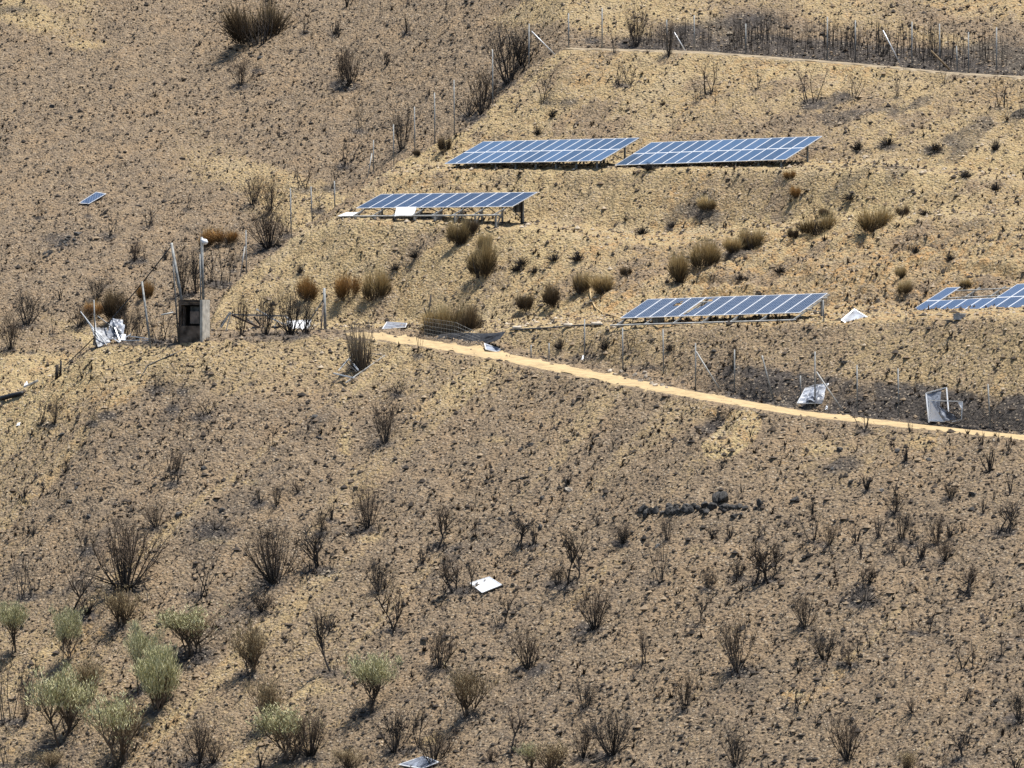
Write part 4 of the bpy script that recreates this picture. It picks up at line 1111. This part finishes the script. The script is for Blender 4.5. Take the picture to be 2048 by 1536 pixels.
for k in range(26):
    t = k / 25; u = 92 + 72 * t + rr.uniform(-6, 6); v = 512 - 46 * t + rr.uniform(-7, 7)
    stone(u, v, rr.uniform(7, 16), rr.uniform(4, 8), oc)
lone = [(152, 979, 10, 8), (139, 1007, 12, 12), (177, 1036, 17, 10), (358, 1033, 18, 14), (444, 1024, 14, 11), (408, 939, 16, 10), (620, 1004, 10, 8), (643, 962, 10, 7), (1000, 1040, 12, 8), (1080, 1058, 15, 12), (1085, 1000, 12, 10),
        (1681, 903, 15, 13), (1665, 940, 12, 9), (1704, 967, 17, 10), (1761, 985, 19, 10), (1590, 1003, 18, 14), (1797, 904, 14, 10), (1860, 922, 14, 8), (1944, 1022, 17, 10), (1999, 953, 14, 8), (631, 835, 16, 7), (640, 879, 18, 6), (125, 873, 14, 9),
        (104, 216, 12, 12), (1040, 903, 12, 10), (1062, 892, 14, 9), (1100, 940, 12, 9), (1043, 960, 12, 6), (1690, 728, 16, 9), (1898, 645, 16, 10), (1704, 634, 10, 8), (520, 118, 16, 8), (1160, 948, 10, 8), (1430, 705, 14, 8), (1950, 990, 22, 7)]
for u, v, w, h in lone:
    o = stone(u, v, w, h, None, False, 'boulder')
    side = 'on the lower slope below the track' if v > float(TFv(u)) + 4 and u > 0 and v > 690 else ('on the bank above the lower track' if u > 1150 and v > 500 else 'on the far hillside')
    tag(o, 'lone soot-dark boulder ' + side, 'boulder', 'dark boulders ' + side)
pal = [(1221, 747, 14, 11), (1231, 752, 12, 9), (1243, 746, 12, 10), (1252, 752, 9, 7), (1281, 764, 14, 10), (1291, 757, 12, 12), (1303, 770, 12, 9), (1312, 774, 14, 9), (1325, 773, 12, 8), (1264, 760, 9, 6), (1270, 752, 12, 9), (1290, 748, 10, 8), (1333, 777, 8, 6), (1300, 760, 8, 6),
       (1136, 982, 18, 9), (1317, 1093, 15, 9), (379, 1338, 11, 8), (293, 1453, 12, 8), (283, 1456, 8, 6), (1632, 897, 10, 5), (332, 1440, 6, 4), (1988, 884, 8, 7)]
for i, (u, v, w, h) in enumerate(pal):
    o = stone(u, v, w, h, None, True, 'pale_stone')
    where = 'in the rubble line above the dirt track' if i < 14 else 'on the lower slope'
    tag(o, 'pale grey-brown stone ' + where, 'stone', 'pale stones ' + where)

# ------------------------------------------------------------------ shrubs
class Twigs:
    def __init__(s): s.V = []; s.F = []; s.T = []
    def tube(s, pts, rad, sides=3, t0=0.0, t1=0.0):
        v, f = tube_arrays(pts, rad, sides)
        b = len(s.V); s.V += v; n = len(pts)
        for i in range(n): s.T += [t0 + (t1 - t0) * i / max(1, n - 1)] * sides
        s.F += [tuple(b + i for i in q) for q in f[:-2]]
    def blade(s, p, q, w, t0, t1, mid=None):
        d = (q - p); sd = d.cross(Vector((random.uniform(-1, 1), random.uniform(-1, 1), 0.2)))
        sd = sd.normalized() * w if sd.length > 1e-6 else Vector((w, 0, 0))
        b = len(s.V)
        if mid is None: mid = p.lerp(q, 0.55)
        s.V += [p - sd * .5, p + sd * .5, mid - sd * .5, mid + sd * .5, q]
        tm = t0 + (t1 - t0) * 0.55
        s.T += [t0, t0, tm, tm, t1]
        s.F += [(b, b + 1, b + 3, b + 2), (b + 2, b + 3, b + 4)]
    def leaf(s, p, d, w, l, t):
        sd = d.cross(Vector((random.uniform(-1, 1), random.uniform(-1, 1), random.uniform(-1, 1))))
        sd = sd.normalized() * w if sd.length > 1e-6 else Vector((w, 0, 0))
        b = len(s.V); m = p + d * (l * .5)
        s.V += [p, m + sd * .5, p + d * l, m - sd * .5]; s.T += [t] * 4; s.F += [(b, b + 1, b + 2, b + 3)]
    def mesh(s, name, mat):
        me = mesh_from(name, s.V, s.F, mat)
        at = me.attributes.new('tint', 'FLOAT', 'POINT'); at.data.foreach_set('value', np.array(s.T, np.float32))
        return me
def walk(r, p, d, L, n, wob, up=0.0):
    pts = [p.copy()]; d = d.normalized()
    for i in range(n):
        d = (d + Vector((r.uniform(-wob, wob), r.uniform(-wob, wob), r.uniform(-wob, wob) * .6 + up))).normalized()
        p = p + d * (L / n); pts.append(p.copy())
    return pts, d
def shrub(form, seed):
    """returns list of (part name, mesh); unit width and height"""
    r = random.Random(seed * 31 + len(form)); random.seed(seed)
    A, B, Cc = Twigs(), Twigs(), Twigs()
    tips = []
    def twig(p, d, L, rad, depth, wob=0.35):
        pts, d2 = walk(r, p, d, L, 3, wob, 0.06)
        B.tube(pts, [rad, rad * .8, rad * .6, rad * .3], 3)
        tips.append((pts[-1], d2))
        if depth > 0:
            for _ in range(r.randint(2, 4)):
                i = r.randint(1, 3)
                nd = (d2 + Vector((r.uniform(-.9, .9), r.uniform(-.9, .9), r.uniform(-.2, .7)))).normalized()
                twig(pts[i], nd, L * r.uniform(.45, .75), rad * .7, depth - 1, wob)
    def stem(p, d, L, rad, wob, nt, td, tl, start=0.35, up=0.05, n=6):
        pts, d2 = walk(r, p, d, L, n, wob, up)
        A.tube(pts, [rad * (1 - .62 * i / n) for i in range(n + 1)], 5)
        for _ in range(nt):
            i = min(n, max(1, int(r.uniform(start, 1.0) * n + .5)))
            nd = ((pts[i] - pts[i - 1]).normalized() + Vector((r.uniform(-.8, .8), r.uniform(-.8, .8), r.uniform(-.1, .5)))).normalized()
            twig(pts[i], nd, tl * r.uniform(.6, 1.2), rad * .42, td)
        twig(pts[-1], d2, tl, rad * .4, td)
        return pts
    def cone(a): # direction with given tilt from vertical
        ph = r.uniform(0, 2 * math.pi)
        return Vector((math.sin(a) * math.cos(ph), math.sin(a) * math.sin(ph), math.cos(a)))
    two = ('branches', 'twigs')
    if form == 'fan':
        for k in range(19):
            a = r.uniform(.05, .62); d = cone(a)
            stem(Vector((d.x * .09, d.y * .09, -.05)), d, r.uniform(.50, .78), .0105, .15, 6, 1, .24, .35, .05)
    elif form == 'tree':
        nst = r.choice((1, 2, 2, 3))
        for k in range(nst):
            tr = stem(Vector((r.uniform(-.12, .12), r.uniform(-.12, .12), -.05)), cone(r.uniform(.05, .45)), r.uniform(.42, .55), .021, .26, 2, 1, .22, .6, .05)
            for q in range(5):
                i = r.randint(3, 6); d = cone(r.uniform(.3, 1.0))
                stem(tr[i], d, r.uniform(.26, .42), .0125, .26, 4, 1, .17, .3, .12, 5)
        for k in range(9): stem(Vector((r.uniform(-.22, .22), r.uniform(-.22, .22), -.03)), cone(r.uniform(.1, .6)), r.uniform(.10, .26), .008, .2, 1, 0, .08)
    elif form == 'lean':
        tr = stem(Vector((0, 0, -.05)), Vector((-.75, .1, .75)), .52, .026, .12, 1, 0, .1, .6, .03, 7)
        for q in range(13):
            i = r.randint(4, 7); d = (cone(r.uniform(.2, 1.0)) + Vector((-.25, 0, .1))).normalized()
            stem(tr[i], d, r.uniform(.24, .46), .011, .22, 5, 1, .16, .25, .1, 5)
        for k in range(12): stem(Vector((r.uniform(-.1, .3), r.uniform(-.2, .2), -.03)), cone(r.uniform(.1, .5)), r.uniform(.12, .28), .008, .2, 1, 0, .08)
    elif form == 'sparse':
        for k in range(r.randint(3, 5)):
            stem(Vector((r.uniform(-.12, .12), r.uniform(-.12, .12), -.05)), cone(r.uniform(.05, .5)), r.uniform(.55, .85), .014, .22, 3, 1, .19, .45, .08)
        for k in range(5): stem(Vector((r.uniform(-.25, .25), r.uniform(-.25, .25), -.03)), cone(r.uniform(.1, .6)), r.uniform(.12, .3), .008, .2, 1, 0, .08)
    elif form == 'dense':
        for k in range(34):
            d = cone(r.uniform(.05, .85))
            stem(Vector((d.x * .12, d.y * .12, -.04)), d, r.uniform(.55, .80), .010, .14, 5, 1, .20, .35, .06)
        for k in range(8):
            d = cone(r.uniform(1.1, 1.5)); stem(Vector((0, 0, .02)), d, r.uniform(.3, .5), .012, .1, 1, 0, .1)
    elif form == 'low':
        for k in range(14):
            d = cone(r.uniform(.6, 1.45)); stem(Vector((d.x * .05, d.y * .05, .02)), Vector((d.x, d.y, d.z * 1.4)), r.uniform(.35, .62), .016, .2, 3, 1, .16, .3, .04)
    elif form == 'small':
        for k in range(9):
            d = cone(r.uniform(.05, .6)); stem(Vector((d.x * .1, d.y * .1, -.05)), d, r.uniform(.45, .85), .028, .2, 2, 0, .2, .4, .05, 4)
    elif form == 'clump':
        for k in range(120):
            d = cone(r.uniform(.1, 1.35)); p = Vector((d.x * .25, d.y * .25, 0)); q = p + d * r.uniform(.3, .8)
            A.tube([p, p.lerp(q, .5) + Vector((r.uniform(-.05, .05), r.uniform(-.05, .05), .03)), q], [.022, .016, .006], 3)
    elif form == 'thicket':
        for k in range(8):
            p = Vector((r.uniform(-.38, .38), r.uniform(-.38, .38), -.04))
            stem(p, cone(r.uniform(.0, .3)), r.uniform(.5, .95), .013, .1, 3, 0, .22, .4, .03)
    elif form in ('pale', 'olive', 'olive_part', 'olive_full'):
        trunk_h = .30 if form in ('olive', 'olive_part') else .12
        ns = 3 if form == 'olive' else 6
        nb = 8 if form == 'olive' else 6
        for k in range(ns):
            tr = stem(Vector((r.uniform(-.08, .08), r.uniform(-.08, .08), -.05)), cone(r.uniform(.05, .42)), trunk_h + r.uniform(.05, .15), .016, .16, 1, 0, .15, .6, .04)
            for q in range(nb):
                i = r.randint(3, 6); d = cone(r.uniform(.15, .95))
                stem(tr[i], d, r.uniform(.26, .46), .0085, .2, 4, 1, .16, .3, .12, 5)
        n_l = {'pale': 2, 'olive': 11, 'olive_part': 6, 'olive_full': 14}[form]
        for p, d in tips:
            if form == 'olive' and p.z < .42 + .12 * r.random(): continue
            if form == 'olive_part' and (p.z < .5 or p.x > .1): 
                if r.random() < .9: continue
            for _ in range(n_l):
                dd = (d * .5 + Vector((r.uniform(-.6, .6), r.uniform(-.6, .6), r.uniform(.2, 1.3)))).normalized()
                o = p + Vector((r.uniform(-.05, .05), r.uniform(-.05, .05), r.uniform(-.07, .04)))
                Cc.leaf(o, dd, .0085, r.uniform(.035, .075), r.uniform(.1, 1.0))
    elif form.startswith('broom'):
        for k in range(16): stem(Vector((r.uniform(-.14, .14), r.uniform(-.14, .14), -.05)), cone(r.uniform(.0, .8)), r.uniform(.3, .5), .013, .15, 2, 0, .2)
        lob = [(Vector((r.uniform(-.30, .30), r.uniform(-.30, .30), r.uniform(-.05, .05))), r.uniform(.55, 1.0)) for _ in range(6)]
        for k in range(1500):
            c0, kk = r.choice(lob)
            a = min(abs(r.gauss(0, .5)), 1.25); d = cone(a)
            b = c0 + Vector((r.uniform(-.10, .10), r.uniform(-.10, .10), r.uniform(-.02, .10)))
            d = (d + Vector((b.x, b.y, 0)) * 1.0).normalized()
            L = r.uniform(.42, .90) * kk * (1 - .25 * min(1, d.xy.length)) * (1.18 if r.random() < .08 else 1)
            s0 = r.uniform(.0, .5)
            p = b + d * (L * s0); q = b + d * L + Vector((r.uniform(-.03, .03), r.uniform(-.03, .03), -.02))
            jit = r.uniform(-.2, .2)
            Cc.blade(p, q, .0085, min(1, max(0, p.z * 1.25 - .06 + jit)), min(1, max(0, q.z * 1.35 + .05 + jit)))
    elif form == 'reed':
        for k in range(170):
            p = Vector((r.uniform(-.2, .2), r.uniform(-.2, .2), -.04)); d = (cone(abs(r.gauss(0, .14))) + Vector((p.x, p.y, 0)) * 1.1 + Vector((-.05, 0, 0))).normalized()
            L = r.uniform(.4, 1.02); q = p + d * L
            Cc.tube([p, p.lerp(q, .5) + Vector((r.uniform(-.03, .03), r.uniform(-.03, .03), 0)), q], [.0075, .0065, .003], 3, r.uniform(0, .3), r.uniform(.5, 1))
    allv = A.V + B.V + Cc.V
    zs = sorted(v.z for v in allv); xs = sorted(abs(v.x) for v in allv); ys = sorted(abs(v.y) for v in allv)
    if form != 'lean':
        fz = 1.0 / zs[int(len(zs) * .995)]; fx = 0.5 / max(xs[int(len(xs) * .97)], ys[int(len(ys) * .97)])
        for v in allv: v.x *= fx; v.y *= fx; v.z *= fz
    out = []
    bark = 'char' if form not in ('pale', 'olive_part', 'olive_full', 'olive') else 'char_brown'
    twm = {'pale': 'twig_pale', 'olive': 'char_brown', 'olive_part': 'twig_pale', 'olive_full': 'char_brown', 'lean': 'char_brown'}.get(form, 'char_brown' if seed % 3 else 'char')
    if A.V: out.append(('branches', A.mesh('branches', M[bark])))
    if B.V: out.append(('twigs', B.mesh('twigs', M[twm])))
    if Cc.V:
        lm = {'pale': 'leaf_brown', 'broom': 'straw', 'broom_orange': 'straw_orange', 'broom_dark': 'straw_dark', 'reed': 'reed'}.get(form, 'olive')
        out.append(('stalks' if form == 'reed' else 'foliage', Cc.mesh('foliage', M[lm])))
    return out
NVAR = {'fan': 6, 'tree': 6, 'sparse': 7, 'dense': 3, 'low': 3, 'small': 5, 'clump': 4, 'thicket': 5, 'pale': 4, 'olive': 4, 'olive_part': 3, 'broom': 4, 'broom_orange': 3, 'broom_dark': 3}
PROTO = {}
LOOK = {'fan': 'many-stemmed charred fan shrub', 'tree': 'crooked-trunked charred shrub', 'sparse': 'spindly bare-stemmed charred shrub', 'dense': 'big dense charred bush',
        'low': 'flattened charred shrub with sprawling stems', 'small': 'stubby charred sprig', 'clump': 'low blackened tussock', 'thicket': 'thicket of upright charred saplings', 'pale': 'brown wispy shrub with scorched dry twigs',
        'lean': 'leaning burnt shrub with a slanting bare trunk', 'olive': 'pale green leafy-crowned shrub on bare stems', 'olive_full': 'full pale green bush leafy to the ground', 'olive_part': 'brown scorched shrub with green patch',
        'broom': 'straw-yellow broom bush', 'broom_orange': 'rust-orange broom bush', 'broom_dark': 'smoke-darkened broom bush', 'reed': 'tall dry reed clump beside a bent frame'}
NAME = {'broom': 'broom_bush', 'broom_orange': 'broom_bush', 'broom_dark': 'broom_bush', 'reed': 'reed_clump', 'olive': 'green_shrub', 'olive_full': 'green_shrub', 'olive_part': 'scorched_shrub', 'pale': 'scorched_shrub', 'clump': 'burnt_tussock'}
def zone_of(u, v, base):
    if base.y > float(RBy(u)) - 0.5 and u > 1100: return 'behind the upper track'
    if v > float(TFv(u)) + 3: return 'on the lower slope below the track'
    if 190 < u < 660 and 655 < v < 700: return 'on the ledge beside the concrete booth'
    c = float(T3Fy(u))
    if u > 640 and base.y < c + 1: return 'on the bank above the lower track'
    s = float(Sv(u))
    if u > 430 and v > s - 2: return 'on the yellow terraced spur'
    return 'on the far hillside behind the spur'
LAND = [(1080, 302, 'the top blue array'), (1440, 302, 'the top blue array'), (870, 410, 'the dark single-row array'), (1440, 618, 'the striped array'), (1940, 605, 'the gappy blue array'),
        (970, 1172, 'the white face-down panel'), (1400, 1022, 'the ruined stone wall'), (1462, 868, 'the yellow pit'), (1626, 790, 'the crumpled panel'), (1888, 815, 'the tangled panels'),
        (385, 640, 'the concrete booth'), (220, 660, 'the panel wreckage'), (722, 710, 'the reed clump'), (908, 650, 'the penned broom'), (185, 400, 'the panel on the far hillside'), (838, 1530, 'the panel at the slope foot'),
        (310, 1390, 'the full green bush'), (738, 1390, 'the lone green shrub'), (109, 1440, 'the largest green shrub'), (250, 1120, 'the biggest charred bush'), (523, 60, 'the dark broom on the far hillside'),
        (116, 745, 'the charred cable posts'), (600, 650, 'the leaning white panel'), (1712, 630, 'the tipped panel'), (1019, 120, 'the crest fence'), (665, 1290, 'the leaning burnt shrub'), (140, 490, 'the dark rubble band')]
def near(u, v, h):
    best = None
    for a, b, nm in LAND:
        d_ = math.hypot((u - a) * .8, v - h * .4 - b)
        if d_ > 12 and d_ < 190 and (best is None or d_ < best[0]): best = (d_, a, b, nm)
    if not best: return None
    _, a, b, nm = best
    dv = v - h * .4 - b
    return ('uphill of ' if dv < -45 else 'downhill of ' if dv > 45 else 'beside ') + nm
cnt = {}
for (form, u, v, h, w), base in zip(SPOTS, BASES):
    n = NVAR.get(form, 1)
    k = cnt.get(form, 0); cnt[form] = k + 1
    key = (form, k % n)
    if key not in PROTO: PROTO[key] = shrub(form, key[1] + 1)
    parts = PROTO[key]
    rs = random.Random(u * 13 + v)
    s = 1 / pxm(base.y)
    sc = (w * s * 1.08, w * s * 1.08, h * s * 1.05)
    rz = rs.uniform(0, 6.28) if form not in ('lean', 'olive_part') else 0.0
    if form == 'tree' and (u, v) in ((880, 1092), (150, 1235)): rz = 0
    z = zone_of(u, v, base)
    lab = LOOK[form] + ('' if form == 'reed' else ' ' + z)
    nr = near(u, v, h)
    if nr and form != 'reed': lab = LOOK[form] + ' ' + nr
    name = NAME.get(form, 'burnt_shrub')
    grp = lab
    if form in ('sparse', 'fan', 'tree'):
        size = 'small ' if h < 45 else ('tall ' if h > 78 else 'medium ')
        lab = size + lab; grp = size + grp
    if form in ('small', 'clump', 'thicket') and len(parts) > 1 and h < 34:
        pass
    root = empty(name, base, lab, 'bush' if 'broom' in form else ('reeds' if form == 'reed' else 'shrub'), grp)
    root.rotation_euler = (0, 0, rz)
    root.scale = sc
    for pn, me in parts:
        o = link(pn, me, root)
        if pn != 'branches': o['kind'] = 'stuff'
# the biggest broom, in the wire pen
g0 = P(908, 672, 277.6); g0.z = ground_z(g0.x, g0.y)
bigb = empty('broom_bush', g0, 'very wide straw-topped broom on bare stems inside the wire pen', 'bush')
s = 1 / pxm(277.6)
for i, (du, ww, hh) in enumerate(((-34, 52, 62), (-8, 58, 70), (20, 54, 66), (40, 34, 58))):
    parts = shrub('broom' if i < 2 else 'broom_dark', 40 + i)
    for pn, me in parts:
        o = link(pn, me, bigb); o['kind'] = 'stuff'; o.location = (du * s, 0.3 * (i % 2), -0.1); o.scale = (ww * s * 1.1, ww * s * 1.1, hh * s * 1.05)
tube('trunk', [g0 + Vector((-54 * s, 0.2, -.1)), g0 + Vector((-55 * s, .2, .45)), g0 + Vector((-53 * s, .2, .9)), g0 + Vector((-44 * s, .2, 1.3))], [.11, .09, .075, .05], M['char'], bigb)
tube('trunk', [g0 + Vector((-52 * s, 0.2, .8)), g0 + Vector((-57 * s, .2, 1.2)), g0 + Vector((-60 * s, .2, 1.45))], [.06, .045, .03], M['char'], bigb)

# ------------------------------------------------------------------ loose stones, crumbs and charred tufts (uncountable)
def scatter(n, wfun, size, seed, squash=0.7):
    R = np.random.default_rng(seed)
    u = R.uniform(U0 + 120, U1 - 120, n * 4); t = R.uniform(2, T1 - 22, n * 4); y = yfront(u) + t
    wgt = wfun(u, y)
    keep = R.uniform(0, 1, n * 4) < wgt
    u, y = u[keep][:n], y[keep][:n]
    m = len(u)
    x = (u - 1024) / F_PX * y; z = bil(ZZ, u, y)
    sz = size(R, m)
    return R, m, np.stack([x, y, z], -1), sz, u
A_flat = np.clip(flat, 0, 1); A_steep = CREST.astype(float)
def w_stone(u, y): return np.clip(0.85 - 0.80 * bil(A_flat, u, y) - 0.25 * bil(spur.astype(float), u, y), 0, 1) * (1 - bil(A_steep * (~BACK), u, y))
oct_v = np.array([(1, 0, 0), (-1, 0, 0), (0, 1, 0), (0, -1, 0), (0, 0, 1), (0, 0, -.6)], float)
oct_f = np.array([(0, 2, 4), (2, 1, 4), (1, 3, 4), (3, 0, 4), (2, 0, 5), (1, 2, 5), (3, 1, 5), (0, 3, 5)])
R, m, pos, sz, uu = scatter(72000, w_stone, lambda R, m: np.clip(np.exp(R.normal(-2.6, 0.42, m)), 0.025, 0.22), 21)
ang = R.uniform(0, 6.283, m); ca_, sa_ = np.cos(ang), np.sin(ang)
vv = oct_v[None] * (1 + R.uniform(-.35, .35, (m, 6, 3)))
vv = vv * (sz[:, None, None] * np.stack([R.uniform(.7, 1.3, m), R.uniform(.6, 1.0, m), R.uniform(.45, .95, m)], -1)[:, None, :])
rot = np.stack([vv[..., 0] * ca_[:, None] - vv[..., 1] * sa_[:, None], vv[..., 0] * sa_[:, None] + vv[..., 1] * ca_[:, None], vv[..., 2]], -1)
VS = (rot + pos[:, None, :] + np.array([0, 0, .15]) * sz[:, None, None]).reshape(-1, 3)
FS = (oct_f[None] + (np.arange(m) * 6)[:, None, None]).reshape(-1, 3)
me = np_mesh('scattered_stones', VS, FS, M['stone_mix'])
e_at = bil(zone[..., 0].astype(float), uu, pos[:, 1])
tint = np.clip(R.uniform(0, 1, m) * 0.85 + 0.28 * e_at - 0.05, 0, 1)
at = me.attributes.new('tint', 'FLOAT', 'POINT'); at.data.foreach_set('value', np.repeat(tint, 6).astype(np.float32))
tag(link('scattered_stones', me), 'loose stones and clods strewn over the burnt ground', 'stones', kind='stuff')

def w_tuft(u, y):
    return np.clip(0.22 + 0.5 * bil(fbm(XX / 6, YY / 6, 211, 2), u, y) - 0.9 * bil(A_flat, u, y), 0, 1) * (1 - bil(A_steep * (~BACK), u, y))
R, m, pos, sz, uu = scatter(14000, w_tuft, lambda R, m: np.clip(np.exp(R.normal(-1.95, 0.35, m)), 0.06, 0.34), 33)
nb = 9
an = R.uniform(0, 6.283, (m, nb)); ti = R.uniform(.1, 1.2, (m, nb)); ln = R.uniform(.6, 1.3, (m, nb)) * sz[:, None]
dirs = np.stack([np.sin(ti) * np.cos(an), np.sin(ti) * np.sin(an), np.cos(ti)], -1)
side = np.stack([-np.sin(an), np.cos(an), np.zeros_like(an)], -1) * (sz[:, None, None] * .16)
bp = pos[:, None, :] + dirs * (sz[:, None, None] * .1) - np.array([0, 0, .02])
tip = bp + dirs * ln[..., None]
VT = np.stack([bp - side, bp + side, tip], 2).reshape(-1, 3)
FT = np.arange(len(VT)).reshape(-1, 3)
me = np_mesh('charred_grass', VT, FT, M['tuft'])
tn = np.repeat(R.uniform(0, 1, m), nb * 3); tn = tn * np.tile([.5, .5, 1.0], m * nb)
at = me.attributes.new('tint', 'FLOAT', 'POINT'); at.data.foreach_set('value', tn.astype(np.float32))
tag(link('charred_grass', me), 'short charred grass tufts dotting the slopes', 'grass', kind='stuff')
print('TRIS', sum(len(m_.polygons) for m_ in bpy.data.meshes), 'OBJECTS', len(bpy.data.objects))
